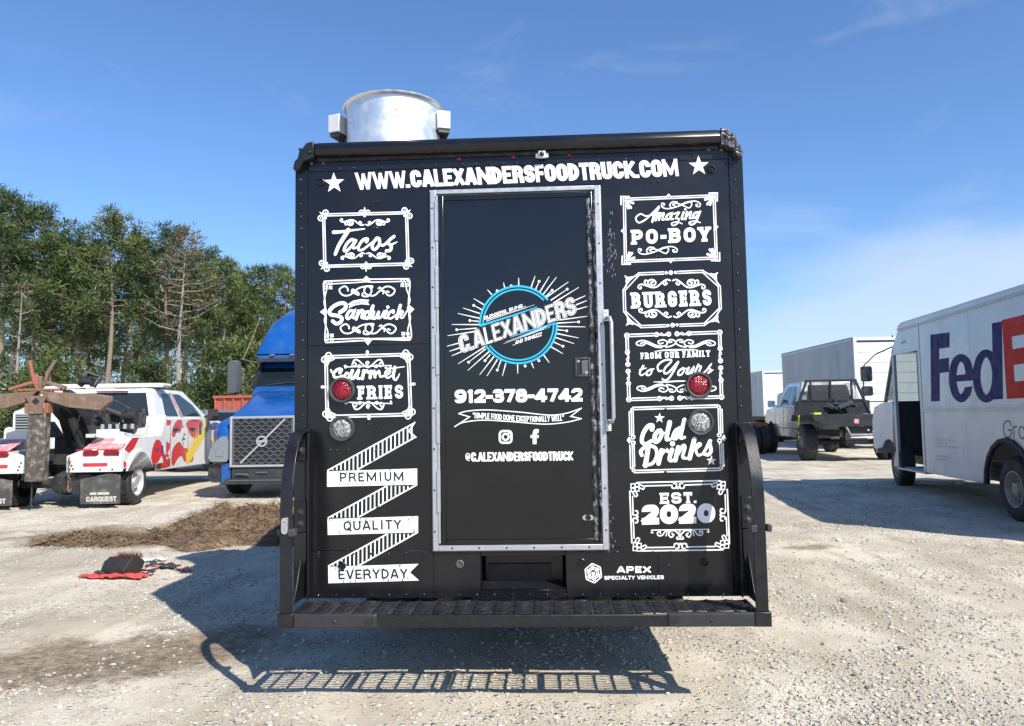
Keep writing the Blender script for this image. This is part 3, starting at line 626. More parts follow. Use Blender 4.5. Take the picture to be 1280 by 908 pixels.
variants = {'a': lambda: make_tree(14, 11, .45, .21, 46), 'b': lambda: make_tree(14, 23, .52, .20, 42), 'c': lambda: make_tree(14, 31, .36, .22, 50), 'd': lambda: make_tree(14, 47, .56, .18, 40, sparse=.9), 'e': lambda: make_tree(14, 59, .42, .19, 46)}
pos_words = ['tall dark pine at the far left edge behind the tow truck', 'tall pine with a bare lower trunk, second from the left edge', 'broad pine rising above the rusty tow boom', 'pine behind the two tallest pines at the left',
    'tall pine beside the gap of sky in the tree line', 'pine on the right side of the sky gap, with a low crown', 'high pine over the tow truck light bar', 'pine at the back, above the tow truck rear window', 'pine left of the brown dead pine', 'tall pine touching the brown dead pine',
    'pine just right of the brown dead pine', 'pine half hidden behind the brown dead pine', 'medium pine left of the blue tractor', 'pine at the back, over the blue tractor mirror', 'rounded pine above the blue tractor roof', 'lowest pine next to the black food truck', 'pine hidden behind the food truck corner', 'pine at the back of the row over the tow truck cab',
    'pine behind the black food truck', 'pine outside the left edge of the yard', 'farthest pine outside the left edge']
for (px, dp, h, k), lb in zip(pines, pos_words):
    tree('pine_tree', k, variants[k], 'needle', None, at_px(px, dp), random.uniform(0, 360), h/14, lb, PG)
tree('dead_pine_tree', 'dead', lambda: make_tree(12, 77, .5, .15, 40, sparse=.5, nf=.3), 'needlebrown', None, at_px(226, 41), 40, 1.0, 'browning pine with a bare pale trunk and thin crown among green pines', None, 'deadbark')
tree('dead_pine_tree', 'dead2', lambda: make_tree(9, 78, .35, .10, 16, sparse=.4, nf=.04), 'needlebrown', None, at_px(24, 40), 40, 1.0, 'grey dead trunk behind the rusty tow boom', None, 'deadbark')
bushes = [(-30, 37, 5.2), (8, 40, 4.0), (62, 37, 5.0), (97, 39, 3.4), (122, 40, 3.2), (180, 37, 4.4), (150, 41, 3.6), (205, 39, 3.1), (262, 36, 5.2), (292, 37, 5.4), (240, 39, 4.0), (322, 38, 5.0), (350, 37, 4.6), (380, 38, 5.0), (40, 41, 4.6), (135, 42, 5), (220, 42, 5), (310, 42, 6)]
bw = ['bright green young tree at the far left', 'low green tree behind the rusty crossbar', 'bright bushy tree right of the tow boom forks', 'low tree over the white cab roof', 'small tree above the tow truck rear window', 'bright green young tree over the tow truck rear door', 'shaded young tree behind the light bar', 'low tree at the dead pine trunk',
    'bright leafy tree left of the blue tractor mirror', 'full green tree behind the tractor mirror and whip antenna', 'shaded bush right of the dead pine trunk', 'green tree left of the blue tractor roof', 'green tree behind the blue tractor roof', 'bush hidden behind the food truck corner', 'shaded bush behind the tow boom', 'shaded bush deep in the tree line above the tow cab', 'shaded bush behind the dead pine', 'tall bush deep in the tree line near the tractor', 'bush behind the food truck']
SKIP = {8, 97, 150, 240, 135, 220}
for (px, dp, h), lb in zip(bushes, bw):
    if px in SKIP: continue
    k = 'bush%d' % (int(px) % 3)
    tree('young_tree', k, (lambda s=int(px) % 3: make_bush(5, 90+s, 2.1)), 'leaf', None, at_px(px, dp), random.uniform(0, 360), h/5, lb, 'young trees below the pines')

# the wood behind the front row reads as one dark mass
def woodland():
    b = MB(); rnd = random.Random(44)
    src = [make_tree(13, 100+i, .25, .19, 34, nf=.5) for i in range(2)]
    for i in range(34):
        px = -70+i*15+rnd.uniform(-8, 8); dp = rnd.uniform(55, 74); o = at_px(px, dp); a = rnd.uniform(0, 6.28); sc = rnd.uniform(.8, 1.08)*(1.0-.12*max(0, (px-200)/200)); X = Matrix.Translation(o) @ Matrix.Rotation(a, 4, 'Z') @ Matrix.Scale(sc, 4)
        t, c = src[i % 2]
        for q, mi in ((t, 0), (c, 1)): b.cur = mi; b.add([X @ p for p in q.v], q.f)
    tag(b.build('woodland', ['bark', 'needle'], None, smooth=0), kind='stuff')
woodland()
# ------------------------------------------------------------------ black food truck
ft = thing('food_truck', (0, 0, 0), 0, 'black step van food truck seen from behind, covered in white menu lettering', 'food truck')
XL, XR, ZB, ZT = -1.205, 1.21, .514, 2.885
b = MB(); b.box(XL, XR, .004, 6.6, .775, ZT)
b.box(XL, -.215, .004, 6.6, ZB+.004, .774); b.box(.225, XR, .004, 6.6, ZB+.004, .774); b.box(-.214, .224, .15, 6.6, ZB+.004, .774)
b.box(-.214, .224, .004, .149, .724, .774); b.box(-.214, .224, .004, .149, ZB+.004, .556)
# nose of the step van, and a barrel roof
b.loft([(6.601, rrect(1.15, .6, 2.8, .15)), (7.1, rrect(1.1, .6, 2.1, .2)), (7.9, rrect(1.0, .6, 1.5, .2)), (8.0, rrect(.95, .65, 1.4, .2))])
body = b.build('body', 'black', ft, bevel=.012)
b = MB(); b.loft([(-.005, rrect(1.15, ZT-.02, ZT+.075, .07)), (6.7, rrect(1.15, ZT-.02, ZT+.075, .07))]); roof = b.build('roof', 'black', ft)
# skin panels on the rear face, 4 mm apart
def panel(name, x0, x1, z0, z1, y0=0.0, m_='black'):
    b = MB(); b.box(x0, x1, y0, y0+.0035, z0, z1); return b.build(name, m_, ft, bevel=.0012, segs=1)
zs = 1.845
panel('rear_panel', -1.135, -.467, .762, zs-.002); panel('rear_panel', -1.135, -.467, zs+.002, 2.80); panel('rear_panel', .457, 1.135, .762, 2.80)
panel('rear_panel', -.466, .456, 2.686, 2.80); panel('header_panel', -1.135, 1.135, 2.803, 2.884)
panel('skirt_panel', -1.135, -.466, ZB, .759); panel('skirt_panel', -.462, -.218, ZB, .759); panel('skirt_panel', .228, .70, ZB, .759); panel('skirt_panel', .703, 1.135, ZB, .759)
panel('hatch_rail', -.2155, .2255, .727, .759, -.001); panel('hatch_rail', -.2155, .2255, ZB, .553, -.001)
for x0, x1 in ((XL, -1.137), (1.137, XR)): panel('corner_trim', x0, x1, ZB, 2.86, -.003)
b = MB(); b.box(-.19, .15, .135, .148, .57, .66); b.build('plate_bracket', 'trimblack', ft, bevel=.002)
b = MB(); b.quad((-.213, .0, .556), (.223, .0, .556), (.223, .147, .572), (-.213, .147, .572)); b.build('hatch_sill', 'bumper', ft)
# rain gutter with cast corner pieces
b = MB(); pr = [(.01, ZT-.012), (-.025, ZT-.014), (-.046, ZT-.004), (-.054, ZT+.026), (-.044, ZT+.052), (-.01, ZT+.066), (.05, ZT+.070)]
b.prism(pr, 'x', -1.085, 1.088); b.build('rain_gutter', 'black', ft, smooth=50, bevel=.004)
b = MB(); b.prism([(.0, ZT-.03), (-.012, ZT-.03), (-.012, ZT-.012), (0, ZT-.012)], 'x', -1.08, 1.08); b.build('gutter_seal', 'rubber', ft)
for sx in (-1, 1):
    rnd = random.Random(5+sx); b = MB()
    b.prism([(sx*x, ZT+z) for x, z in ((1.09, .070), (1.13, .062), (1.15, .036), (1.168, .022), (1.178, -.02), (1.196, -.04), (1.204, -.08), (1.17, -.086), (1.15, -.04), (1.09, -.018))], 'y', -.050, .06)
    for k in range(9 if sx > 0 else 3): b.dome((sx*(1.10+rnd.random()*.07), -.051+rnd.random()*.004, ZT-.01+rnd.random()*.05), (sx*.3, -1, .5), .011, .008)
    b.build('gutter_corner', 'crinkled' if sx > 0 else 'trimblack', ft, smooth=40, bevel=.006)
# rivets and bolts
b = MB()
def rv(px, py, r=.0082, h=.008, y=-.0005): b.dome(P(px, py, y), (0, -1, 0), r, h)
for i, py in enumerate([225, 242, 255, 271, 286, 310, 333, 356, 380, 403, 426, 450, 472, 495, 519]): rv(375.6+i*.25, py, .009, .008, -.003)
for i, py in enumerate([207, 225, 239, 254.5, 270.5, 294.5, 318.5, 341.5, 364, 388.5, 412.5, 436.5, 460.5, 484, 508]): rv(918+i*.55, py, .009, .008, -.003)
for px in range(408, 880, 17):
    if not 660 < px < 690: rv(px, 210.5-(px-408)*.033+(1 if px % 3 else -1), .0065)
for px in range(398, 915, 22):
    if not (605 < px < 702): rv(px, 692.6-(px-398)*.006, .0065)
    rv(px, 744-(px-398)*.002, .0065)
for px, py in [(389, 204), (404, 204), (886, 187), (902, 187)]: rv(px, py, .016, .013)
for px, py in [(467, 253), (472, 252), (467, 285), (471, 285), (815, 227), (823, 227), (824, 241), (820, 321), (825, 321), (470, 563), (476, 563), (413, 563), (421, 563), (435, 563), (466, 575), (398, 690), (398, 696), (415, 690), (415, 696), (434, 688), (472, 634), (476, 634), (836, 707), (836, 725), (460, 531), (470, 540), (828, 365), (832, 512), (832, 560), (832, 590)]: rv(px, py, .0075)
for py in range(470, 500, 9): rv(884, py-2, .004, .003)
tag(b.build('rivets', 'rivetblack', ft, smooth=60), kind='stuff')
for px, py in [(401.5, 228), (889.5, 212), (575, 705), (727, 703), (428, 707), (880.5, 703)]:
    b = MB(); p = P(px, py, 0); b.lathe(p, 'y', [(.021, -.001), (.021, -.008), (.016, -.011), (.013, -.008), (.012, -.003), (.006, -.003), (.005, -.009), (.001, -.009)], 20); b.build('button_plug', 'trimblack' if py != 705 else 'greyplastic', ft)
# lamps
for px, py, m_, nm in [(428, 488, 'red', 'tail_light'), (873.3, 481.5, 'red', 'tail_light'), (428, 536, 'clear', 'reverse_light'), (875.3, 528, 'clear', 'reverse_light')]:
    p = P(px, py, -.004); b = MB(); b.lathe(p, 'y', [(.069, .003), (.069, -.012), (.064, -.02), (.055, -.018), (.052, -.004)], 36); g_ = b.build('lamp_grommet', 'grommet', ft)
    b = MB(); b.lathe(p, 'y', [(.053, -.002), (.052, -.008), (.045, -.014), (.03, -.018), (.012, -.02), (.001, -.02)], 36); b.build(nm, m_, g_)
for px, py in [(573.7, 199), (642, 197), (711.5, 194.5)]:
    p = P(px, py, 0); b = MB(); b.lathe(p, 'y', [(.012, .002), (.012, -.008), (.007, -.014), (.001, -.016)], 14); b.build('marker_lamp', 'red', ft)
p = P(677.5, 195.5, 0); b = MB(); b.box(p.x-.035, p.x+.035, -.02, -.001, p.z-.014, p.z+.014); b.box(p.x-.02, p.x+.02, -.034, -.0205, p.z-.021, p.z+.021); cm = b.build('reversing_camera', 'white', ft, bevel=.006)
b = MB(); b.lathe((p.x, -.035, p.z), 'y', [(.013, 0), (.013, -.006), (.009, -.008), (.001, -.009)], 16); b.build('camera_lens', 'ink', cm)
# exhaust fan on the roof
ex, ey = -.880, 1.1
b = MB(); b.lathe((ex, ey, 0), 'z', [(.325, ZT+.05), (.325, 3.575), (.335, 3.583), (.345, 3.575), (.352, 3.583), (.345, 3.592), (.318, 3.59), (.315, 3.5), (.31, 3.1)], 64)
fan = b.build('exhaust_fan', 'steel', ft, smooth=50)
b = MB(); b.lathe((ex, ey, 0), 'z', [(.3, 3.3), (.12, 3.36), (.001, 3.37)], 32); b.build('fan_damper', 'darksteel', fan)
b = MB()
for px, pz in ((496, 137), (496.5, 144), (519, 141), (519, 148), (437.5, 147), (437.5, 154)):
    q = P(px, pz, ey-.3); dx = max(-.32, min(.32, q.x-ex)); yy = ey-math.sqrt(.3252**2-dx*dx); b.dome(P(px, pz, yy), (dx, yy-ey, 0), .006, .004)
b.build('fan_screws', 'darksteel', fan)
for px, s_ in ((427, -1), (553.5, 1)):
    q = P(px, 162, ey); b = MB(); X = Matrix.Translation((q.x, ey-.04, 0)) @ Matrix.Rotation(R(18*s_), 4, 'Z')
    b.X = X; b.box(-.045, .045, -.08, .08, 3.41, 3.535); bx_ = b.build('junction_box', 'galv', fan, bevel=.006)
    b = MB(X); b.box(-.035, .04, -.07, .07, 3.385, 3.4095); b.build('box_base', 'plastic', bx_)
    b = MB(X); b.bar((0, .02, 3.383), (0, .02, 2.95), .03); b.build('conduit', 'darksteel', fan)
b = MB(); b.box(ex-.4, ex+.4, ey-.4, ey+.4, ZT+.06, ZT+.14); b.build('fan_curb', 'darksteel', fan, bevel=.01)
# door, its aluminium frame and worn seals
DX0, DX1, DZ0, DZ1 = -.462, .450, .757, 2.674
fr = MB(); wd = .030
fr.box(DX0, DX0+wd, -.022, 0, DZ0, DZ1); fr.box(DX1-wd, DX1, -.022, 0, DZ0, DZ1); fr.box(DX0+wd, DX1-wd, -.021, 0, DZ1-.022, DZ1); fr.box(DX0+wd, DX1-wd, -.021, 0, DZ0, DZ0+.028)
fr.box(DX0-.005, DX0-.0005, -.008, 0, DZ0-.005, DZ1+.005); fr.box(DX1+.0005, DX1+.005, -.008, 0, DZ0-.005, DZ1+.005); fr.box(DX0, DX1, -.008, 0, DZ1+.0005, DZ1+.005); fr.box(DX0, DX1, -.008, 0, DZ0-.005, DZ0-.0005)
dfr = fr.build('door_frame', 'alu', ft, bevel=.004)
b = MB()
for i in range(9):
    z = DZ0+.1+i*(DZ1-DZ0-.2)/8
    for x in (DX0+.010, DX1-.012): b.dome((x, -.0225, z), (0, -1, 0), .0055, .003)
for i in range(6):
    x = DX0+.1+i*(DX1-DX0-.2)/5; b.dome((x, -.0215, DZ0+.014), (0, -1, 0), .0055, .003)
b.build('frame_screws', 'darksteel', dfr)
b = MB(); b.lathe((DX0+wd+.004, -.02, 0), 'z', [(.007, DZ0+.04), (.007, DZ1-.03)], 10, True)
for k in range(5): z = DZ0+.2+k*.36; b.box(DX0+wd-.004, DX0+wd+.012, -.031, -.012, z, z+.22)
b.build('piano_hinge', 'alu', dfr)
door = MB(); door.box(DX0+wd+.012, DX1-wd-.012, -.012, .003, DZ0+.030, DZ1-.030); dr = door.build('door', 'door', ft, bevel=.004)
def frame_of(b, x0, x1, z0, z1, w_, y0, y1):
    b.box(x0, x0+w_, y0, y1, z0, z1); b.box(x1-w_, x1, y0, y1, z0, z1); b.box(x0+w_, x1-w_, y0, y1, z0, z0+w_); b.box(x0+w_, x1-w_, y0, y1, z1-w_, z1)
b = MB(); frame_of(b, DX0+.044, DX1-.044, DZ0+.032, DZ1-.032, .026, -.018, -.0125); b.build('door_border', 'door', dr, bevel=.003)
b = MB(); frame_of(b, DX0+.031, DX1-.031, DZ0+.029, DZ1-.023, .010, -.016, .0); b.build('weather_seal', 'rubber', dr, bevel=.003)
def lumpy(x, w_, z0, z1, seed, y, name):
    rnd = random.Random(seed); b = MB(); n = 110; v = []
    for i in range(n+1):
        z = z0+(z1-z0)*i/n; k = noise.fractal((z*9, seed, 0), 1, 2, 4); q = noise.fractal((z*14, seed+7, 2), 1, 2, 4); ww = w_*(.75+.5*k)
        for j, (u, d) in enumerate(((-1, 0), (-.6, .006), (0, .011), (.6, .006), (1, 0))): v.append((x+u*ww/2*(1+.5*q)+.009*k, y-d*(.8+1.4*abs(q)), z))
    b.add(v, [(i*5+j, i*5+j+1, i*5+j+6, i*5+j+5) for i in range(n) for j in range(4)]); return b.build(name, 'sealant', dr, smooth=70)
lumpy(DX1-.066, .030, DZ0+.05, DZ1-.07, 3, -.018, 'torn_seal'); lumpy(DX1-.037, .020, DZ0+.05, DZ1-.05, 8, -.016, 'torn_seal')
# paddle latch, lower lock, grab handle
def loc(px, py, y): return P(px, py, y)
a, c = loc(718, 447, -.018), loc(738.5, 471.5, -.018); cx, cz, hw, hh = (a.x+c.x)/2, (a.z+c.z)/2, (c.x-a.x)/2, (a.z-c.z)/2
b = MB(); frame_of(b, cx-hw, cx+hw, cz-hh, cz+hh, .014, -.030, -.0125); la = b.build('door_latch', 'plastic', dr, bevel=.005)
b = MB(); b.box(cx-hw+.013, cx+hw-.013, -.016, -.0125, cz-hh+.013, cz+hh-.013); b.build('latch_recess', 'ink', la)
b = MB(); b.box(cx-.006, cx+hw-.014, -.026, -.0165, cz-hh+.015, cz+hh-.016); b.build('latch_paddle', 'greyplastic', la, bevel=.002)
b = MB(); b.lathe((cx-hw*.52, -.0165, cz+hh*.62), 'y', [(.008, 0), (.008, -.006), (.001, -.007)], 12); b.lathe((cx+hw*.45, -.0265, cz-hh*.55), 'y', [(.008, 0), (.008, -.004), (.001, -.005)], 12); b.build('latch_lock', 'chrome', la)
q = loc(735, 647, -.0125); b = MB(); b.loft([(-.020, rrect(.027, q.z-.014, q.z+.014, .0139, cx=q.x)), (-.0185, rrect(.029, q.z-.015, q.z+.015, .0149, cx=q.x)), (-.0125, rrect(.030, q.z-.016, q.z+.016, .0159, cx=q.x))]); lk = b.build('lock_plate', 'chrome', dr)
b = MB(); b.lathe((q.x, -.0203, q.z), 'y', [(.016, 0), (.015, -.014), (.009, -.014), (.008, -.004), (.001, -.004)], 20); b.build('lock_cylinder', 'darksteel', lk)
hx, z1_, z0_ = .487, 1.952, 1.418
b = MB(); b.tube([(hx-.022, -.022, z1_+.004), (hx-.020, -.05, z1_+.006), (hx-.008, -.066, z1_+.004), (hx, -.07, z1_-.02), (hx, -.07, z0_+.02), (hx-.008, -.066, z0_-.004), (hx-.020, -.05, z0_-.006), (hx-.022, -.022, z0_-.004)], .0105, 12)
gh = b.build('grab_handle', 'alu', ft, smooth=60)
b = MB()
for z in (z1_+.022, z0_-.022):
    b.box(hx-.037, hx-.009, -.026, -.0005, z-.03, z+.03)
    for s_ in (-1, 1): b.dome((hx-.023, -.0265, z+s_*.017), (0, -1, 0), .007, .005)
b.build('handle_bracket', 'galv', gh, bevel=.004)
# step bumper
BY0, BY1, BZ0, BZ1 = -.30, -.012, .442, .506
b = MB(); b.box(-1.145, 1.15, BY0, BY0+.012, BZ0, BZ1-.004); b.box(-1.145, 1.15, BY0+.0125, BY0+.05, BZ0, BZ0+.01); b.box(-1.145, 1.15, BY1-.012, BY1, BZ0+.01, BZ1-.008)
for x in (-1.13, -.62, -.1, .42, .94, 1.135): b.bar((x, BY0+.013, BZ0+.03), (x, BY1-.013, BZ0+.03), .012, .05)
for x in (-.8, -.3, .3, .8): b.box(x-.03, x+.03, BY1+.0005, .25, BZ0+.0, BZ0+.06)
bp_ = b.build('step_bumper', 'bumper', ft, bevel=.005)
b = MB()                                                             # grip-strut tread: serrated rows with open gaps
NC = 23; cw = 2.26/NC
for i in range(NC+1): x = -1.128+cw*i; b.bar((x, BY0+.013, BZ1-.006), (x, BY1-.012, BZ1-.006), .010, .012)
for i in range(NC):
    x0 = -1.128+cw*i
    for r_ in range(7):
        y = BY0+.03+r_*.037; pts = [(x0+cw*u, y+dy, BZ1-.003) for u, dy in ((.06, .012), (.2, .003), (.5, -.003), (.8, .003), (.94, .012))]
        for p_, q_ in zip(pts[:-1], pts[1:]): b.bar(p_, q_, .0055, .006)
b.build('step_grating', 'grate', bp_, smooth=0)
for sx in (-1, 1):
    x0, x1 = sorted((sx*1.10, sx*.70)); cx_ = (x0+x1)/2; b = MB()
    b.loft([(BY0-.013, rrect(.195, BZ0+.012, BZ1-.004, .006, cx=cx_)), (BY0-.0015, rrect(.205, BZ0+.004, BZ1+.004, .008, cx=cx_))]); cv = b.build('bumper_cover', 'covergrey', bp_)
    b = MB(); b.box(x0+.012, x0+.05, BY0-.0155, BY0-.0125, BZ0+.02, BZ1-.014) if sx > 0 else b.box(x1-.05, x1-.012, BY0-.0155, BY0-.0125, BZ0+.02, BZ1-.014); b.dome((cx_, BY0-.013, (BZ0+BZ1)/2), (0, -1, 0), .01, .004); b.build('cover_slot', 'ink', cv)
    b = MB(); b.box(*sorted((sx*1.105, sx*1.185)), BY0-.006, BY0+.06, BZ0, BZ1+.006); b.build('bumper_end', 'bumper', bp_, bevel=.006)
b = MB()
for x in (-.62, -.46, -.3, -.14, .02, .18, .34, .5): b.box(x-.012, x+.012, BY0-.0012, BY0, BZ0+.034, BZ0+.041)
b.build('bumper_slots', 'ink', bp_)
# bent side guards
def guard(sx):
    xo, xi = sx*1.172, sx*1.112; path = [(-.004, 1.385), (-.10, 1.388), (-.165, 1.365), (-.225, 1.29), (-.27, 1.19), (-.292, 1.12), (-.30, 1.04), (-.30, BZ1+.007)]
    pp = [path[0]]+[tuple(v) for v in catmull(path[1:-1], 5)]+[path[-1]]
    L, Q = ribbon([Vector(v) for v in pp], [.012]*len(pp), False, 'butt')
    b = MB(); b.prism([tuple(v) for v in L]+[tuple(v) for v in Q[::-1]], 'x', min(xo, xi), max(xo, xi))
    L2, Q2 = ribbon([Vector(v)+Vector((.022, -.006)) for v in pp], [.034]*len(pp), False, 'butt')
    xs_ = sorted((xo-sx*.0065, xo-sx*.0005)); b.prism([tuple(v) for v in L2]+[tuple(v) for v in Q2[::-1]], 'x', *xs_)
    g_ = b.build('side_guard', 'trimblack', ft, bevel=.004)
    a0 = sx*1.203; b = MB(); b.box(*sorted((a0, sx*1.122)), -.012, -.0035, BZ1+.01, 1.40); b.box(*sorted((sx*1.114, sx*1.1215)), -.045, -.0035, BZ1+.01, 1.40); b.build('guard_post', 'trimblack', g_, bevel=.003)
    b = MB(); b.prism([(-.0125, 1.375), (-.10, 1.36), (-.13, 1.30), (-.09, 1.25), (-.0125, 1.235)], 'x', *sorted((sx*1.180, sx*1.188))); b.box(*sorted((sx*1.130, sx*1.1795)), -.022, -.0125, 1.235, 1.375); b.build('upper_bracket', 'trimblack', g_, bevel=.003); b = MB()
    b.box(*sorted((sx*1.130, sx*1.192)), -.026, -.0125, .86, 1.02); b.build('lower_bracket', 'trimblack', g_, bevel=.003); b = MB()
    b.prism([(-.0125, BZ1+.012), (-.16, BZ1+.012), (-.10, .62), (-.05, .72), (-.0125, .75)], 'x', *sorted((sx*1.150, sx*1.158))); b.build('foot_gusset', 'trimblack', g_, bevel=.003); b = MB()
    # rounded tongue plates facing the rear
    tp = [(sx*(1.161+.031*math.cos(a)), .735+.06*math.sin(a)) for a in [R(180+k*180/10) for k in range(11)]]+[(sx*1.192, .858), (sx*1.130, .858)]
    b.prism(tp, 'y', -.036, -.0265); b.build('tongue_plate', 'trimblack', g_, bevel=.003)
    for z in (1.29, 1.345, .905, .965): b = MB(); b.dome((sx*1.160, -.0225 if z > 1.1 else -.0265, z), (0, -1, 0), .015, .014, 6); b.lathe((sx*1.160, -.0225 if z > 1.1 else -.0265, z), 'y', [(.019, .001), (.019, -.003), (.012, -.003)], 14); b.build('guard_bolt', 'darksteel', g_, smooth=20)
    b = MB(); b.box(*sorted((sx*1.11, sx*1.19)), -.292, -.262, .885, .915)
    if sx > 0: b.box(1.178, 1.20, -.312, -.265, .885, .918)
    b.box(*sorted((sx*1.10, sx*1.13)), -.318, -.262, .882, .918); b.build('guard_clamp', 'plastic', g_, bevel=.004)
    if sx < 0:
        b = MB(); b.loft([(-.316, rrect(.016, .895, .975, .0155, cx=-1.146)), (-.3065, rrect(.02, .89, .98, .0195, cx=-1.146))]); b.dome((-1.146, -.316, .945), (0, -1, 0), .012, .012); b.dome((-1.146, -.316, .915), (0, -1, 0), .009, .009); b.build('guard_catch', 'chrome', g_)
for sx in (-1, 1): guard(sx)
# running gear under the floor
for sx in (-1, 1):
    wheel(ft, sx*1.12, 1.95, .40, .24, sx, 'rimdirty', dual=True); wheel(ft, sx*1.12, 6.9, .40, .24, sx, 'rimdirty')
    b = MB(); b.box(*sorted((sx*.48, sx*.40)), .26, 6.5, .42, .60); b.build('chassis_rail', 'darksteel', ft)
    b = MB(); b.box(*sorted((sx*.78, sx*.70)), 1.3, 2.6, .46, .50); b.build('leaf_spring', 'darksteel', ft)
b = MB(); b.tube([(-.75, 1.95, .40), (.75, 1.95, .40)], .06, 12); b.lathe((.0, 1.95, .40), 'y', [(.001, -.2), (.12, -.17), (.17, -.05), (.17, .05), (.08, .2), (.001, .22)], 20); b.build('rear_axle', 'darksteel', ft)

# ------------------------------------------------------------------ the lettering
def on(ox, oy, k, y): return lambda u, v, l: P(ox+u*k, oy+v*k, y-l)
Y0, YD = -.0002, -.0122
D = Decal(lambda u, v, l: P(u, v, Y0-l)); D.lift = .0004
D.text('WWW.CALEXANDERSFOODTRUCK.COM', (446, 237.6), (848.7, 220.3), (443.4, 216), wt=.26, gap=.05)
D.build('website_lettering', 'vinyl', ft)
for q in ((417.5, 229, 13.4), (873.5, 207.5, 13)): D = Decal(lambda u, v, l: P(u, v, Y0-l)); D.lift = .0004; D.star(*q, -2); D.build('star_decal', 'vinyl', ft)
K9 = 140/1280
def dbl(D, pts, off, w, gaps=None):
    c = Vector((sum(p[0] for p in pts)/4, sum(p[1] for p in pts)/4))
    for o in (-off, off):
        q = [(p[0]+(o if p[0] > c.x else -o), p[1]+(o if p[1] > c.y else -o)) for p in pts]
        D.stroke(q+[q[0]], w, smooth=False, closed=True)
def lerp(a, b, t): return (a[0]+(b[0]-a[0])*t, a[1]+(b[1]-a[1])*t)
def edgegap(D, pts, off, w, cuts):
    """double line frame; cuts[i] = (t0, t1) left open on edge i"""
    n = len(pts); c = Vector((sum(p[0] for p in pts)/n, sum(p[1] for p in pts)/n))
    for i in range(n):
        a, d = pts[i], pts[(i+1) % n]; nn = Vector((d[1]-a[1], a[0]-d[0])).normalized()*off
        for s_ in (-1, 1):
            A = (a[0]+nn.x*s_, a[1]+nn.y*s_); E_ = (d[0]+nn.x*s_, d[1]+nn.y*s_)
            for t0, t1 in cuts[i]: D.stroke([lerp(A, E_, t0), lerp(A, E_, t1)], w, smooth=False, cap='butt')
# Tacos
D = Decal(on(390, 255, K9, Y0)); D.lift = .0004
q = [(133, 128), (1080, 102), (1098, 688), (147, 714)]; dbl(D, q, 11, 13)
for (x, y), sx, sy in zip(q, (-1, 1, 1, -1), (-1, -1, 1, 1)):
    for px, py in ((x-sx*22, y+sy*28), (x+sx*34, y-sy*36)): D.ring(px, py, 28, 15); D.disc(px, py, 9)
    D.stroke([(x+sx*16, y+sy*10), (x+sx*44, y+sy*32)], 24, end=8); D.disc(x-sx*22, y-sy*34, 15)
for x, y, s_ in ((601, 112, -1), (618, 702, 1)):
    for o in (-36, 36): D.ring(x+o, y+s_*14, 24, 14); D.disc(x+o, y+s_*14, 8)
    D.stroke([(x, y+s_*25), (x, y+s_*72)], 30, end=8); D.disc(x, y-s_*26, 15)
D.scroll((604, 245), SCROLL_WAVE, 283, -75, 15); D.scroll((614, 562), SCROLL_WAVE, 283, 75, 15)
for st, w_, e in [([(248, 325), (330, 320), (460, 302), (600, 286)], 42, 14), ([(415, 300), (360, 390), (305, 480), (270, 565), (265, 578)], 50, 32), ([(490, 428), (455, 408), (400, 455), (366, 528), (398, 536), (455, 480), (490, 425)], 36, 28),
    ([(500, 420), (468, 485), (482, 508), (540, 480)], 36, 20), ([(622, 432), (632, 402), (585, 412), (540, 470), (530, 520), (570, 528), (640, 480), (690, 440)], 38, 22), ([(742, 392), (700, 445), (688, 500), (720, 522), (768, 465), (772, 405), (748, 388)], 36, 30),
    ([(765, 400), (775, 455), (812, 475), (870, 430), (930, 378)], 30, 30), ([(938, 372), (885, 415), (872, 450), (905, 482), (895, 530), (850, 538)], 34, 36), ([(895, 470), (940, 452), (972, 435)], 26, 10)]: D.stroke(st, w_, end=e)
D.build('tacos_sign', 'vinyl', ft)
# Sandwich
D = Decal(on(390, 342, K9, Y0)); D.lift = .0004
D.stroke([(140, 96), (190, 88), (570, 72), (620, 52), (672, 66), (1050, 62), (1108, 70), (1118, 150), (1102, 350), (1128, 410), (1108, 470), (1135, 680), (1125, 748), (1070, 762), (690, 752), (640, 790), (590, 768), (210, 788), (155, 780), (150, 700), (160, 500), (135, 440), (152, 380), (132, 160)], 15, closed=True)
D.stroke([(175, 125), (220, 120), (560, 100), (620, 86), (680, 100), (1020, 92), (1072, 110), (1080, 180), (1120, 300), (1092, 410), (1125, 500), (1095, 640), (1095, 720), (1040, 738), (700, 745), (640, 758), (580, 742), (240, 752), (185, 740), (180, 660), (142, 540), (165, 440), (138, 330), (168, 180)], 13, closed=True)
for t in ([(570, 80), (620, 26), (674, 74), (640, 102), (600, 102)], [(590, 758), (640, 822), (692, 752), (655, 735), (620, 737)], [(90, 440), (148, 396), (168, 440), (158, 492)], [(1170, 408), (1110, 360), (1092, 410), (1118, 462)]): D.poly(t)
for x, y, sx, sy in ((185, 135, -1, -1), (1060, 108, 1, -1), (1070, 715, 1, 1), (200, 735, -1, 1)):
    D.ring(x+sx*25, y-sy*25, 17, 10); D.ring(x-sx*25, y+sy*25, 17, 10); D.poly([(x-sx*8, y-sy*4), (x-sx*50, y-sy*8), (x-sx*44, y-sy*24), (x-sx*50, y-sy*48), (x-sx*26, y-sy*42), (x-sx*6, y-sy*50)])
    D.poly([(x+sx*50, y+sy*38), (x+sx*8, y+sy*38), (x+sx*28, y+sy*14), (x+sx*50, y-sy*4)])
D.scroll((627, 208), SCROLL_S, 600, 180, 17, mirror=False); D.scroll((640, 640), SCROLL_S, 600, 180, 17, mirror=False)
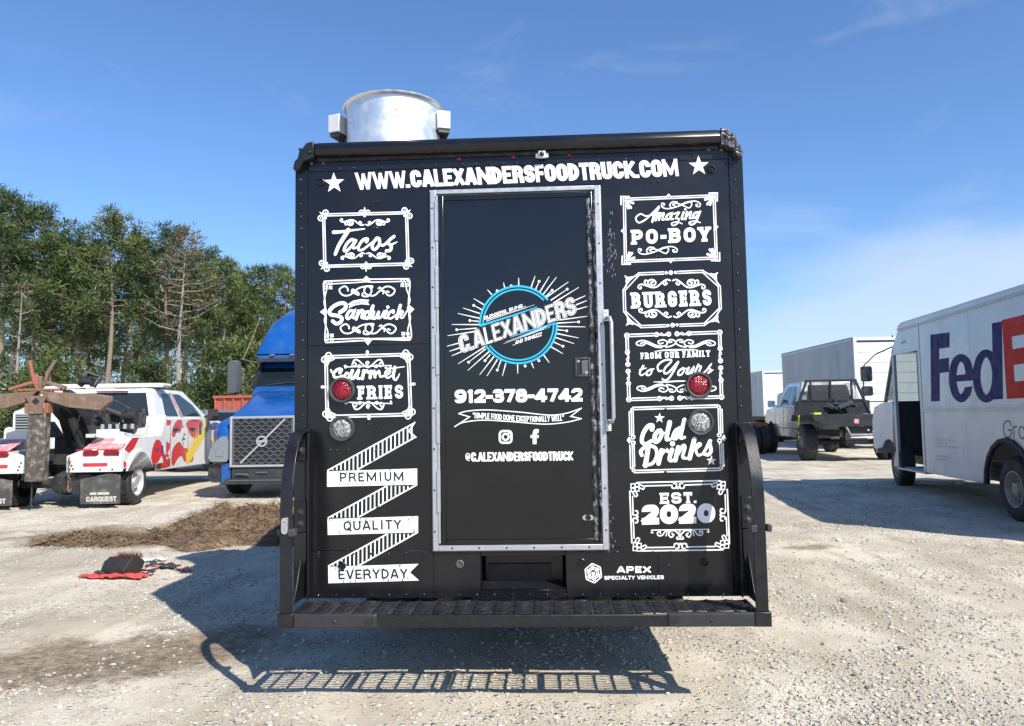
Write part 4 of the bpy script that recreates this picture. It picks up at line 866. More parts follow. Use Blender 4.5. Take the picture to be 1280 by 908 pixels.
D.poly([(412, 350), (470, 312), (560, 294), (655, 302), (640, 330), (657, 362)][:3]+[(655, 302), (638, 332), (657, 362), (565, 352), (485, 366), (418, 402), (428, 374)])
D.ink(1); D.text('TASTY!', (450, 362), (630, 332), (446, 338), wt=.2); D.ink(0)
for st, w_, e in [([(320, 445), (380, 400), (378, 348), (320, 342), (245, 378), (200, 432), (218, 472), (285, 482), (338, 508), (330, 552), (280, 575), (236, 545)], 44, 40), ([(475, 430), (430, 430), (394, 490), (415, 518), (460, 475), (488, 425), (466, 500), (500, 512)], 34, 26),
    ([(532, 428), (505, 522)], 34, 34), ([(512, 490), (560, 425), (585, 432), (566, 500), (600, 515)], 30, 26), ([(648, 438), (610, 448), (598, 500), (640, 508), (680, 430), (697, 372)], 34, 36), ([(690, 385), (656, 500), (690, 512)], 34, 24), ([(706, 440), (692, 508), (730, 505), (762, 440)], 34, 30), ([(762, 442), (752, 506), (790, 498), (825, 432)], 32, 24),
    ([(852, 430), (826, 500), (855, 510)], 34, 24), ([(930, 448), (928, 426), (890, 445), (868, 498), (900, 515), (965, 475)], 32, 22), ([(1010, 365), (968, 515)], 36, 34), ([(975, 480), (1020, 432), (1035, 445), (1012, 500), (1042, 502), (1082, 432)], 32, 16)]: D.stroke(st, w_, end=e)
D.disc(867, 385, 19); D.build('sandwich_sign', ['vinyl', 'ink'], ft)
# Gourmet Fries
D = Decal(on(390, 435, K9, Y0)); D.lift = .0004
q = [(160, 105), (1102, 76), (1128, 762), (174, 786)]; dbl(D, q, 13, 14)
for (x, y), sx, sy in zip(q, (-1, 1, 1, -1), (-1, -1, 1, 1)):
    D.ring(x-sx*30, y+sy*18, 32, 14); D.ring(x+sx*18, y-sy*30, 32, 14)
    for ax_, ay_ in ((-95, -22), (-12, -95), (-52, -48)):
        e = (x+sx*ax_*-1*-1, y+sy*ay_); mx_, my_ = (x+e[0])/2, (y+e[1])/2; dx, dy = (e[0]-x)*.28, (e[1]-y)*.28
        D.stroke([(x, y), (mx_-dy, my_+dx), e, (mx_+dy, my_-dx)], 12, closed=True)
for x, y, ex_, ey_ in ((632, 46, 632, 76), (651, 806, 651, 775), (118, 448, 150, 447), (1165, 414, 1130, 415)): D.disc(x, y, 18); D.stroke([(x, y), (ex_, ey_)], 20, end=34, smooth=False)
for c, s_ in (((637, 195), 1), ((645, 645), -1)):
    D.scroll(c, SCROLL_BAR, 255, 100*s_, 16); D.stroke([(c[0]-255, c[1]+s_*24), (c[0]+255, c[1]+s_*8)], 12, smooth=False); D.spiral(c[0], c[1]-s_*22, 26, 90, 1.3, 11)
for st, w_, e in [([(216, 252), (225, 275), (250, 285)], 18, 26), ([(318, 285), (335, 248), (295, 246), (250, 288), (256, 332), (300, 338), (345, 318)], 36, 26), ([(345, 320), (350, 345), (310, 352)], 26, 20), ([(392, 290), (368, 335), (398, 348), (425, 320), (412, 288), (392, 290), (440, 300)], 30, 18),
    ([(462, 262), (440, 330), (475, 346), (525, 270)], 38, 34), ([(532, 258), (515, 340), (550, 350), (575, 330)], 36, 20), ([(592, 262), (576, 352)], 36, 36), ([(582, 305), (620, 262), (642, 280)], 28, 34), ([(672, 268), (664, 342)], 36, 36), ([(670, 312), (710, 266), (720, 335)], 28, 32), ([(722, 312), (765, 266), (780, 328), (820, 322)], 28, 22),
    ([(840, 312), (890, 280), (880, 250), (845, 272), (836, 320), (870, 342), (925, 308)], 30, 20), ([(946, 222), (930, 330), (955, 368), (985, 330), (1000, 295)], 36, 10), ([(840, 228), (880, 238), (980, 226), (1055, 216)], 20, 10)]: D.stroke(st, w_, end=e)
D.text('FRIES', (515, 592), (1056, 578), (513, 436), wt=.22, slab=.09, gap=.06); D.build('fries_sign', 'vinyl', ft)
# Po-boy
D = Decal(on(770, 240, K9, Y0)); D.lift = .0004
q = [(95, 86), (1120, 46), (1147, 756), (108, 796)]; dbl(D, q, 11, 12)
for (x, y), sx, sy in zip(q, (-1, 1, 1, -1), (-1, -1, 1, 1)):
    D.stroke([(x-sx*55, y+sy*30), (x+sx*38, y+sy*32), (x+sx*36, y-sy*58)], 16, smooth=False, cap='square'); D.disc(x, y+sy*2, 20)
    D.ink(1); D.disc(x-sx*2, y+sy*4, 9); D.ink(0)
    for e in ((-100, -45), (-75, -100), (-45, -105)): D.stroke([(x-sx*12, y-sy*12), (x+sx*e[0], y+sy*e[1]*.95)], 20, end=28)
for x, y, dx, dy in ((601, 52, 0, -1), (625, 785, 0, 1), (86, 445, -1, 0), (1140, 400, 1, 0)): D.stroke([(x-dy*42-dx*22, y+dx*42-dy*22), (x+dx*24, y+dy*24), (x+dy*42-dx*22, y-dx*42-dy*22)], 12, smooth=False); D.disc(x, y, 12)
D.scroll((745, 148), SCROLL_LOOP, 450, 150, 13, mirror=False); D.scroll((480, 668), SCROLL_LOOP, 450, 150, 13, mirror=False)
for st, w_, e in [([(322, 268), (275, 254), (226, 300), (258, 352), (330, 322), (420, 240), (492, 168)], 16, 20), ([(488, 176), (440, 260), (415, 342)], 30, 26), ([(330, 278), (400, 268), (470, 262)], 14, 12), ([(482, 243), (452, 325)], 26, 26), ([(460, 300), (500, 245), (508, 255), (490, 320)], 20, 26), ([(495, 298), (538, 245), (548, 255), (528, 318), (565, 312)], 20, 18),
    ([(628, 245), (585, 268), (572, 312), (608, 308), (645, 245), (625, 308), (655, 310)], 24, 20), ([(668, 252), (722, 236), (682, 300), (718, 308), (700, 362), (650, 386), (638, 358), (700, 345), (755, 365)], 20, 12), ([(772, 235), (750, 308), (782, 306)], 26, 18), ([(812, 230), (793, 312)], 26, 26), ([(800, 290), (850, 230), (858, 245), (842, 300), (872, 298)], 20, 20),
    ([(945, 236), (902, 240), (880, 288), (908, 294), (962, 225)], 22, 24), ([(960, 228), (912, 345), (860, 376), (838, 350), (900, 335), (965, 352)], 24, 12)]: D.stroke(st, w_, end=e)
D.disc(792, 200, 13); D.text('PO-BOY', (170, 604), (1092, 565), (165, 436), wt=.26, slab=.08, gap=.05); D.build('po_boy_sign', ['vinyl', 'black'], ft)
# Burgers
D = Decal(on(770, 330, K9, Y0)); D.lift = .0004
q = [(252, 116), (1002, 86), (1180, 246), (1192, 520), (1022, 692), (276, 718), (100, 556), (92, 290)]
edgegap(D, q, 12, 12, [[(0, .4), (.6, 1)], [], [(0, 1)], [], [(0, .4), (.6, 1)], [], [(0, 1)], []])
for i, (sx, sy) in zip((1, 3, 5, 7), ((1, -1), (1, 1), (-1, 1), (-1, -1))):
    a_, c_ = q[i], q[(i+1) % 8]
    D.stroke([(a_[0]-12*sx, a_[1]-sy*14) if i in (1, 5) else (a_[0]-sx*14, a_[1]-12*sy), (c_[0]-sx*14, c_[1]-sy*12)], 12, smooth=False)
    mx_, my_ = (a_[0]+c_[0])/2, (a_[1]+c_[1])/2; D.stroke([lerp(a_, c_, -.03), (mx_+sx*16, my_+sy*14), lerp(a_, c_, 1.03)], 15); D.stroke([lerp(a_, c_, .12), (mx_+sx*32, my_+sy*28), lerp(a_, c_, .88)], 14)
    D.poly([(mx_+sx*20, my_+sy*18), (mx_-sx*10, my_+sy*62), (mx_+sx*30, my_+sy*52), (mx_+sx*78, my_+sy*72), (mx_+sx*58, my_+sy*30), (mx_+sx*66, my_-sy*10)])
for x, y, r_ in ((575, 103, 18), (627, 101, 26), (680, 99, 18), (594, 706, 18), (647, 701, 26), (698, 698, 18)): D.disc(x, y, r_)
D.scroll((635, 180), SCROLL_WAVE, 385, 110, 17); D.scroll((645, 612), SCROLL_WAVE, 385, -105, 17)
D.text('BURGERS', (170, 512), (1108, 474), (160, 330), wt=.225, slab=.08, gap=.05); D.build('burgers_sign', 'vinyl', ft)
# From our family to yours
D = Decal(on(770, 412, K9, Y0)); D.lift = .0004
q = [(125, 70), (1185, 34), (1206, 772), (148, 800)]
edgegap(D, q, 13, 13, [[(.03, .3), (.68, .97)], [(.03, .24), (.76, .97)], [(.03, .3), (.68, .97)], [(.03, .24), (.76, .97)]])
for x, y in q: D.ring(x, y, 24, 15); D.disc(x, y, 9)
for i in range(4):
    a_, c_ = q[i], q[(i+1) % 4]; ts = (.32, .45, .54, .67) if i % 2 == 0 else (.25, .44, .55, .74)
    for t in ts: x, y = lerp(a_, c_, t); D.ring(x, y, 22, 13); D.disc(x, y, 8)
    for t0, t1 in ((ts[0], ts[1]), (ts[2], ts[3])):
        p0, p1 = Vector(lerp(a_, c_, t0)), Vector(lerp(a_, c_, t1)); n_ = Vector((p0.y-p1.y, p1.x-p0.x)).normalized()*22
        D.stroke([p0+n_, (p0*.6+p1*.4)-n_*.6, (p0*.4+p1*.6)+n_*.3, p1-n_], 12); D.stroke([p0-n_*.3, (p0+p1)/2+n_*.6, p1+n_*.4], 10)
D.scroll((683, 165), SCROLL_LONG, 455, 110, 15); D.scroll((692, 668), SCROLL_LONG, 455, -110, 15)
D.stroke([(440, 252), (560, 238), (800, 232), (940, 236)], 6, swell=12); D.stroke([(428, 600), (560, 600), (700, 592), (940, 588)], 6, swell=12)
D.text('FROM OUR FAMILY', (280, 340), (1080, 310), (277, 267), wt=.22, slab=.07, gap=.09)
for st, w_, e in [([(312, 418), (272, 492), (290, 525), (335, 500)], 26, 12), ([(272, 462), (345, 442)], 16, 12), ([(400, 458), (358, 480), (350, 520), (388, 518), (412, 470), (396, 456), (435, 452)], 24, 12),
    ([(522, 472), (488, 474), (478, 415), (540, 360), (618, 345), (628, 372), (562, 440), (552, 498), (602, 490), (705, 375)], 20, 22), ([(710, 372), (645, 500), (585, 575), (535, 575), (530, 560)], 26, 14), ([(765, 442), (718, 478), (712, 520), (752, 512), (782, 455), (760, 443), (815, 450)], 24, 14), ([(832, 438), (806, 498), (838, 500), (885, 438), (862, 500)], 26, 24),
    ([(902, 488), (942, 402)], 24, 22), ([(938, 425), (972, 424), (952, 475)], 18, 22), ([(1000, 498), (1040, 460), (1085, 400), (1062, 440), (1085, 468), (1055, 495)], 18, 24), ([(1060, 498), (1110, 462)], 18, 10)]: D.stroke(st, w_, end=e)
D.build('family_sign', 'vinyl', ft)
# Cold drinks
D = Decal(on(775, 504, K9, Y0)); D.lift = .0004
for o in (0, 34): D.stroke([(150-o*.0, 50+o*.75), (1108, 22+o*.75)], 14, smooth=False); D.stroke([(172, 796-o*.75), (1140, 770-o*.75)], 14, smooth=False)
for x0, y0, x1, y1 in ((105, 100, 112, 370), (128, 90, 135, 370), (150, 105, 156, 385), (112, 480, 122, 748), (138, 470, 148, 748), (160, 455, 168, 730), (1122, 78, 1132, 355), (1144, 70, 1154, 350), (1166, 76, 1174, 340), (1136, 445, 1148, 700), (1158, 445, 1170, 715), (1178, 460, 1188, 720)): D.stroke([(x0, y0), (x1, y1)], 13, smooth=False)
for x, y, sx, sy in ((140, 78, -1, -1), (1130, 48, 1, -1), (1155, 742, 1, 1), (155, 768, -1, 1)): D.stroke([(x+sx*35, y-sy*25), (x+sx*14, y-sy*20), (x+sx*10, y+sy*8), (x-sx*10, y+sy*28)], 13, smooth=False); D.ring(x, y, 17, 10)
for x, y in ((150, 390), (152, 455), (1135, 365), (1138, 430)): D.ring(x, y, 20, 13)
D.poly([(76, 425), (104, 384), (132, 424), (108, 466)]); D.poly([(1216, 400), (1186, 358), (1160, 400), (1188, 442)])
for st, w_, e in [([(365, 300), (368, 258), (318, 268), (265, 350), (250, 440), (295, 468), (365, 430)], 54, 40), ([(438, 318), (398, 372), (402, 440), (440, 428), (476, 360), (462, 312)], 50, 44), ([(470, 320), (505, 345), (530, 335)], 26, 20), ([(568, 222), (532, 395), (552, 418), (590, 405)], 54, 30), ([(690, 285), (638, 318), (608, 385), (640, 402), (690, 320)], 46, 44), ([(738, 192), (692, 385), (738, 392)], 50, 34),
    ([(322, 512), (290, 715)], 52, 56), ([(248, 596), (240, 545), (320, 488), (405, 515), (418, 605), (370, 690), (275, 712)], 42, 36), ([(475, 540), (440, 692)], 48, 50), ([(468, 595), (520, 532), (545, 552)], 40, 40), ([(595, 535), (565, 635), (588, 660), (630, 640)], 52, 30), ([(665, 505), (632, 655)], 48, 50), ([(648, 600), (718, 492), (742, 510), (716, 615), (755, 632)], 42, 32),
    ([(850, 412), (795, 632)], 52, 52), ([(822, 545), (895, 470), (918, 478), (868, 530), (892, 596), (935, 585)], 38, 28), ([(1030, 435), (985, 520), (950, 570)], 46, 24), ([(1020, 450), (1040, 540), (1010, 590), (955, 578)], 42, 40)]: D.stroke(st, w_, end=e)
D.disc(600, 465, 30); D.star(452, 172, 62, 2); D.star(1045, 658, 60, 2); D.build('cold_drinks_sign', 'vinyl', ft)
# Est. 2020
D = Decal(on(780, 600, K9, Y0)); D.lift = .0004
D.stroke([(150, 32), (1080, 10), (1130, 26)], 16, smooth=False); D.stroke([(1180, 110), (1205, 730)], 16, smooth=False); D.stroke([(210, 812), (1130, 800)], 16, smooth=False); D.stroke([(66, 130), (90, 720)], 16, smooth=False)
D.stroke([(240, 70), (548, 62)], 15, smooth=False); D.stroke([(692, 60), (1000, 48)], 15, smooth=False); D.stroke([(265, 775), (575, 770)], 15, smooth=False); D.stroke([(715, 768), (1040, 762)], 15, smooth=False)
D.stroke([(98, 190), (104, 385)], 13, smooth=False); D.stroke([(106, 450), (116, 670)], 13, smooth=False); D.stroke([(1155, 170), (1163, 360)], 13, smooth=False); D.stroke([(1168, 430), (1178, 640)], 13, smooth=False)
for x, y, sx, sy in ((125, 85, -1, -1), (1110, 60, 1, -1), (1150, 740, 1, 1), (150, 770, -1, 1)):
    for ox_, oy_, r_ in ((22, 15, 24), (-20, -18, 26), (-25, 22, 22), (20, -28, 22)): D.stroke([(x+sx*ox_-r_, y+sy*oy_-r_), (x+sx*ox_+r_, y+sy*oy_-r_), (x+sx*ox_+r_, y+sy*oy_+r_), (x+sx*ox_-r_, y+sy*oy_+r_), (x+sx*ox_-r_, y+sy*oy_-r_)], 11, smooth=False, closed=True)
    D.stroke([(x-sx*60, y+sy*30), (x-sx*105, y+sy*4), (x-sx*95, y-sy*22), (x-sx*62, y-sy*10)], 15); D.stroke([(x+sx*25, y-sy*60), (x-sx*2, y-sy*105), (x-sx*28, y-sy*92), (x-sx*14, y-sy*60)], 15)
for x, y, dx, dy in ((618, 70, 0, 1), (645, 755, 0, -1), (130, 422, 1, 0), (1128, 400, -1, 0)):
    D.disc(x+dx*22, y+dy*22, 15)
    for s_ in (-1, 1): D.stroke([(x+s_*dy*70+dx*0, y+s_*dx*68), (x+s_*dy*66+dx*22, y+s_*dx*64+dy*22), (x+s_*dy*28+dx*24, y+s_*dx*28+dy*24), (x+s_*dy*18-dx*20, y+s_*dx*18-dy*20), (x+s_*dy*50-dx*30, y+s_*dx*50-dy*30)], 16)
D.text('EST.', (408, 276), (840, 264), (403, 150), wt=.24, slab=.08, gap=.05); D.text('2020', (205, 514), (1045, 492), (200, 288), wt=.34, gap=.05)
D.stroke([(318, 575), (965, 566)], 12, smooth=False)
for s_ in (-1, 1):
    f = lambda x, y: (640+s_*x, y-s_*x*.013)
    D.stroke([f(320, 575), f(328, 600), f(308, 600)], 12); D.stroke([f(0, 640), f(-12 if s_ < 0 else -12, 640), f(25, 610), f(60, 580), f(110, 585), f(130, 625), f(100, 655), f(72, 630), f(92, 612)], 17)
    D.stroke([f(110, 580), f(170, 590), f(200, 630), f(245, 635), f(258, 600), f(228, 590), f(222, 612)], 14); D.stroke([f(2, 640), f(10, 678), f(38, 672), f(32, 655)], 15); D.stroke([f(150, 600), f(160, 640)], 12)
D.disc(636, 590, 12); D.build('established_sign', 'vinyl', ft)
# premium / quality / everyday ribbon
KB = 140/605
D = Decal(on(400, 525, KB, Y0)); D.lift = .0004
def stripes(ax_, ay_, bx_, by_, cx_, cy_, dx_, dy_):
    """hatched fold between the upper line a-b and the lower line c-d"""
    D.stroke([(ax_, ay_), (bx_, by_)], 7.5, smooth=False, cap='butt'); D.stroke([(cx_, cy_), (dx_, dy_)], 7.5, smooth=False, cap='butt')
    up = lambda x: ay_+(by_-ay_)*(x-ax_)/(bx_-ax_); lo = lambda x: cy_+(dy_-cy_)*(x-cx_)/(dx_-cx_)
    x = ax_+28
    while x < dx_-8:
        y0 = up(x) if x < bx_ else by_; y1 = lo(x) if x > cx_ else ay_-3
        if y1-y0 > 6: D.stroke([(x, y0), (x, y1)], 7.5, smooth=False, cap='butt')
        x += 22.5
stripes(40, 274, 512, 16, 205, 268, 516, 93); D.stroke([(512, 14), (480, 62), (518, 94)], 7.5, smooth=False)
stripes(42, 531, 360, 358, 210, 525, 525, 350); stripes(44, 791, 364, 616, 212, 786, 529, 607)
D.poly([(38, 278), (525, 263), (525, 350), (38, 362)]); D.poly([(40, 536), (530, 520), (530, 608), (42, 622)]); D.poly([(44, 794), (532, 778), (486, 824), (535, 868), (45, 883)])
D.ink(1)
D.text('PREMIUM', (108, 336), (452, 330), (106, 286), wt=.18, gap=.26); D.text('QUALITY', (128, 600), (440, 590), (126, 548), wt=.18, gap=.22); D.text('EVERYDAY', (100, 862), (474, 856), (98, 810), wt=.18, gap=.18)
rnd = random.Random(12)
for (x0, x1, y0, y1) in ((45, 520, 268, 358), (48, 525, 526, 618), (52, 480, 786, 878)):
    for k in range(46):
        x = rnd.uniform(x0, x1); e = rnd.random(); y = y0+rnd.uniform(4, 24) if e < .5 else y1-rnd.uniform(6, 18); y -= (x-x0)*.026; l = rnd.uniform(2, 13); D.stroke([(x, y), (x+rnd.uniform(-3, 3), y+l)], rnd.uniform(1.2, 3.2), smooth=False)
D.build('premium_quality_ribbon', ['vinyl', 'ink'], ft)
# coach builder's mark
KA = 120/1280
D = Decal(on(720, 690, KA, Y0)); D.lift = .0004
D.text('APEX', (545, 284), (1000, 281), (543, 194), wt=.27, gap=.14); D.text('SPECIALTY VEHICLES', (378, 373), (1172, 364), (377, 322), wt=.24, gap=.08)
hc = Vector((231, 285))
for k in range(6):
    a = R(60*k-90)
    def h(r_, d): v = Vector((r_*math.cos(a+R(d)), r_*math.sin(a+R(d)))); return (hc.x+v.x*.9, hc.y+v.y)
    D.stroke([h(128, -6), h(128, 50)], 17, smooth=False); D.stroke([h(98, -18), h(98, 58), h(62, 62)], 15, smooth=False); D.stroke([h(62, -26), h(62, 52)], 13, smooth=False)
D.poly([(212, 268), (250, 268), (258, 290), (240, 325), (222, 325), (204, 290)]); D.build('coachbuilder_mark', 'vinyl', ft)
# door graphics
KL = 190/1278
D = Decal(on(555, 340, KL, YD)); D.lift = .0006
for a_, e_, ti in [((500, 90), (510, 132), 0), ((628, 50), (628, 112), 0), ((766, 35), (732, 132), 0), ((800, 80), (770, 148), 1), ((885, 40), (805, 170), 0), ((946, 44), (833, 190), 0), ((1047, 84), (858, 216), 0), ((910, 155), (855, 208), 1), ((1036, 146), (898, 240), 1), ((1134, 130), (920, 262), 0), ((1190, 200), (1105, 238), 0), ((1205, 240), (1110, 278), 0), ((1210, 290), (1110, 318), 0), ((1210, 373), (948, 408), 0), ((1132, 421), (948, 432), 1), ((1190, 463), (948, 459), 0), ((1032, 496), (942, 484), 1), ((1132, 556), (940, 517), 0), ((1095, 604), (932, 550), 0), ((1000, 626), (918, 588), 1), ((1000, 688), (895, 628), 0), ((886, 764), (838, 700), 0), ((798, 747), (780, 728), 1), ((755, 812), (735, 765), 0), ((682, 792), (680, 780), 1), ((620, 856), (619, 780), 0), ((490, 877), (520, 770), 0), ((448, 826), (480, 742), 1), ((361, 876), (450, 735), 0), ((300, 866), (420, 712), 0), ((345, 747), (388, 695), 1), ((200, 829), (382, 668), 0), ((207, 760), (350, 648), 1), ((118, 774), (345, 630), 0), ((65, 706), (170, 662), 0), ((45, 668), (130, 640), 0), ((25, 626), (130, 598), 0), ((30, 537), (275, 500), 0), ((107, 487), (275, 474), 1), ((65, 443), (292, 444), 0), ((218, 410), (290, 417), 1), ((115, 350), (296, 390), 0), ((160, 304), (300, 350), 0), ((250, 282), (318, 318), 1), ((250, 224), (335, 276), 0), ((365, 150), (402, 192), 0), ((565, 118), (567, 124), 1), ((447, 160), (450, 166), 1)]:
    D.stroke([a_, e_], 4, end=10, smooth=False, cap='butt')
    if ti: D.disc(*a_, 11)
D.ink(1); D.ring(625, 445, 324, 17, a0=40, a1=182, n=64); D.ring(625, 445, 297, 13, a0=44, a1=180, n=64); D.ring(625, 445, 324, 17, a0=213, a1=363, n=64); D.ring(625, 445, 297, 13, a0=216, a1=362, n=64)
D.stroke([(308, 452), (600, 360), (780, 296)], 17, end=8, smooth=False); D.stroke([(940, 432), (700, 500), (560, 552)], 13, end=5, smooth=False)
for o in (14, 26): D.stroke([(890, 440+o), (640, 520+o)], 5, end=2, smooth=False)
D.ink(0)
for a_, e_ in (((355, 415), (700, 300)), ((360, 400), (760, 278)), ((840, 480), (500, 605)), ((860, 462), (520, 590))): D.stroke([a_, e_], 5, end=2, smooth=False)
D.text('BURGERS, BUNS...', (338, 405), (690, 290), (328, 378), wt=.2, gap=.08, shear=.25); D.text('...AND THINGZZZ', (578, 620), (822, 538), (572, 590), wt=.18, gap=.06, shear=.25)
D.text('C.ALEXANDERS', (142, 690), (1122, 352), (112, 540), gap=.02, wt=.25, passes=[(.33, 2), (.27, 0), (.19, 2), (.12, 0)])
D.build('logo_graphic', ['vinyl', 'cyan', 'door'], dr)
KP = 180/1280
D = Decal(on(560, 480, KP, YD)); D.lift = .0006
D.text('912-378-4742', (60, 172), (1197, 157), (58, 53), wt=.27, gap=.04); D.build('phone_number', 'vinyl', dr)
D = Decal(on(560, 480, KP, YD)); D.lift = .0006
D.stroke([(95, 265), (170, 243), (350, 232), (640, 252), (900, 278), (1050, 262), (1186, 217)], 9); D.stroke([(60, 381), (130, 345), (300, 323), (550, 335), (850, 358), (1050, 342), (1186, 310)], 9)
D.stroke([(95, 265), (192, 294), (60, 381)], 9, smooth=False); D.stroke([(1186, 217), (1090, 290), (1186, 310)], 9, smooth=False)
D.text('"SIMPLE FOOD DONE EXCEPTIONALLY WELL"', (222, 318), (1028, 318), (222, 268), wt=.15, gap=.05, bend=lambda x: -2+16*math.sin((x-380)/560*math.pi*.95-.6)+6)
D.build('slogan_banner', 'vinyl', dr)
D = Decal(on(560, 480, KP, YD)); D.lift = .0006
rr_ = [(512+x, 472+y) for x, y in rrect(52, -52, 52, 28, 5)]; D.stroke(rr_, 19, closed=True, smooth=False); D.ring(512, 472, 27, 17); D.disc(542, 440, 8); D.build('camera_icon', 'vinyl', dr); D = Decal(on(560, 480, KP, YD)); D.lift = .0006
D.stroke([(806, 422), (778, 420), (770, 446), (770, 536)], 34, cap='butt'); D.stroke([(734, 468), (806, 468)], 26, smooth=False, cap='butt'); D.build('letter_icon', 'vinyl', dr)
D = Decal(on(560, 480, KP, YD)); D.lift = .0006
D.text('@C.ALEXANDERSFOODTRUCK', (150, 692), (1114, 682), (148, 610), wt=.24, gap=.035); D.build('social_handle', 'vinyl', dr)
# scuffs left by the flapping door
rnd = random.Random(4); D = Decal(lambda u, v, l: P(u, v, Y0-l)); D.lift = .0003
for k in range(60):
    x = 757+rnd.gauss(5, 3)+rnd.choice((0, 0, 4)); y = rnd.choice((rnd.uniform(258, 350), rnd.uniform(285, 345), rnd.uniform(285, 345), rnd.uniform(600, 690))); D.stroke([(x, y), (x+rnd.uniform(-1, 1.2), y+rnd.uniform(1, 5))], rnd.uniform(.3, .8), end=.2, smooth=False)
D.build('paint_scuffs', mat('scuff', (.30, .31, .33), .6), ft)
# ------------------------------------------------------------------ delivery step van on the right
fx = thing('delivery_van', (6.09, 6.13, 0), 5.5, 'white step van with big purple and orange letters and an open driver door', 'delivery van')
W_ = 2.3
def arch(cy, r, z0, n=10, cz=.42): return [(cy+r*math.cos(R(a)), max(z0, cz+r*math.sin(R(a)))) for a in [180-180*i/n for i in range(n+1)]]
def archp(y0, y1, z0, ztop, arches, top=None):
    """side panel outline (y,z), rear to front, with wheel openings in the lower edge"""
    p = [(y0, z0)]
    for cy, r in arches: p += arch(cy, r, z0)
    p += [(y1, z0)]; return p+(top or [(y1, ztop), (y0, ztop)])
b = MB()
for x0, x1 in ((0, .04), (W_-.04, W_)):
    b.prism(archp(-2.45, 2.74, .42, 2.9, [(0, .60)]), 'x', x0, x1)
    b.prism([(2.741, 2.45), (3.96, 2.45), (3.93, 2.62), (3.62, 2.9), (2.741, 2.9)], 'x', x0, x1)
    b.prism([(4.02, .42), (4.19, .42), (4.17, .60)]+[(4.40+.42*math.cos(R(a)), .58+.34*math.sin(R(a))) for a in (150, 120, 90, 60, 30)]+[(5.16, .70), (5.26, .72), (5.27, 1.25), (5.12, 1.52), (4.62, 1.60), (4.10, 1.62), (4.05, 1.5)], 'x', x0, x1)
b.box(.041, W_-.041, -2.45, -2.40, .45, 2.9); b.box(.66, W_-.66, -2.39, 2.29, .55, .62); b.box(.041, W_-.041, 5.20, 5.265, .62, 1.3); b.box(.041, W_-.041, 2.3, 2.34, .63, 2.88)
b.quad((.04, 5.12, 1.515), (W_-.04, 5.12, 1.515), (W_-.04, 4.55, 1.615), (.04, 4.55, 1.615)); b.quad((.04, 5.12, 1.51), (W_-.04, 5.12, 1.51), (W_-.04, 5.25, 1.28), (.04, 5.25, 1.28))
b.box(.041, W_-.041, 3.55, 3.93, 2.47, 2.60)
vb = b.build('body', 'vanwhite', fx, bevel=.008)
b = MB(); b.prism([(-2.46, 2.88), (-2.46, 2.93), (-2.40, 2.97), (3.45, 3.0), (3.60, 2.97), (3.70, 2.88)], 'x', -.012, W_+.012); b.build('roof', 'vanwhite', fx, bevel=.02)
b = MB(); b.box(-.016, -.0005, -2.45, 3.60, 2.855, 2.885); b.build('roof_rail', 'alu', fx, bevel=.004)
b = MB()
for z in (1.425, 1.475): b.box(-.012, -.0005, -2.44, 2.73, z-.012, z+.012)
b.box(-.008, -.0005, 2.69, 2.735, .43, 2.87); b.box(-.008, -.0005, 2.735, 4.0, 2.45, 2.49); b.build('rub_rail', 'vanwhite', fx, bevel=.004)
b = MB(); fl = arch(0, .655, .42); f2 = arch(0, .595, .42); b.prism(fl+f2[::-1], 'x', -.03, .03); b.build('fender_flare', 'rubber', fx, bevel=.006)
b = MB(); b.prism([(-.75, .5), (-.75, 1.1), (.75, 1.1), (.75, .5)], 'x', .62, .64); b.build('wheel_housing', 'int', fx)
wheel(fx, .05, 0, .41, .24, -1, 'rimdirty', dual=True); wheel(fx, W_-.05, 0, .41, .24, 1, 'rimdirty', dual=True)
wheel(fx, .05, 4.2, .39, .24, -1, 'rimdirty', z=.46, steer=-6); wheel(fx, W_-.05, 4.2, .39, .24, 1, 'rimdirty', z=.46, steer=-6)
# open doorway, cab interior, glass
b = MB(); b.box(.0, .05, 2.741, 2.80, .43, 2.45); b.box(.0, .05, 3.93, 4.02, .43, 2.45); b.box(.0, .6, 2.741, 4.02, .39, .425); b.build('door_jamb', 'alu', fx, bevel=.004)
b = MB(); b.box(.53, W_-.05, 2.4, 4.0, .63, .66); b.prism([(4.03, .66), (4.03, 1.62), (4.45, 1.60), (4.5, .66)], 'x', .05, W_-.05); b.box(.7, W_-.05, 2.35, 2.42, .66, 1.75); b.build('cab_floor', 'int', fx)
b = MB(); b.box(.45, .52, 2.80, 3.95, .43, .95); b.box(.06, .44, 2.80, 3.95, .42, .44); b.build('step_well', 'intgrey', fx, bevel=.01)
b = MB(); b.loft([(3.05, rrect(.25, .95, 1.12, .05, cx=.85)), (3.5, rrect(.25, .95, 1.10, .05, cx=.85))]); b.X = Matrix.Translation((.85, 3.08, 1.1)) @ Matrix.Rotation(R(12), 4, 'X'); b.loft([(-.08, rrect(.25, 0, .85, .12)), (.08, rrect(.24, 0, .83, .12))]); b.X = None; b.box(.7, 1.0, 3.1, 3.4, .64, .95); b.build('driver_seat', 'int', fx)
b = MB(); b.tube([(.85+.2*math.cos(2*math.pi*i/20), 3.85+.08*math.sin(2*math.pi*i/20), 1.52+.18*math.sin(2*math.pi*i/20)) for i in range(20)], .016, 6, closed=True); b.tube([(.85, 3.87, 1.52), (.85, 4.2, 1.3)], .03, 6); b.build('steering_wheel', 'plastic', fx)
b = MB(); b.prism([(4.56, 1.63), (4.60, 1.63), (3.98, 2.60), (3.93, 2.60)], 'x', .09, W_-.09); b.build('windshield', 'glassclear', fx)
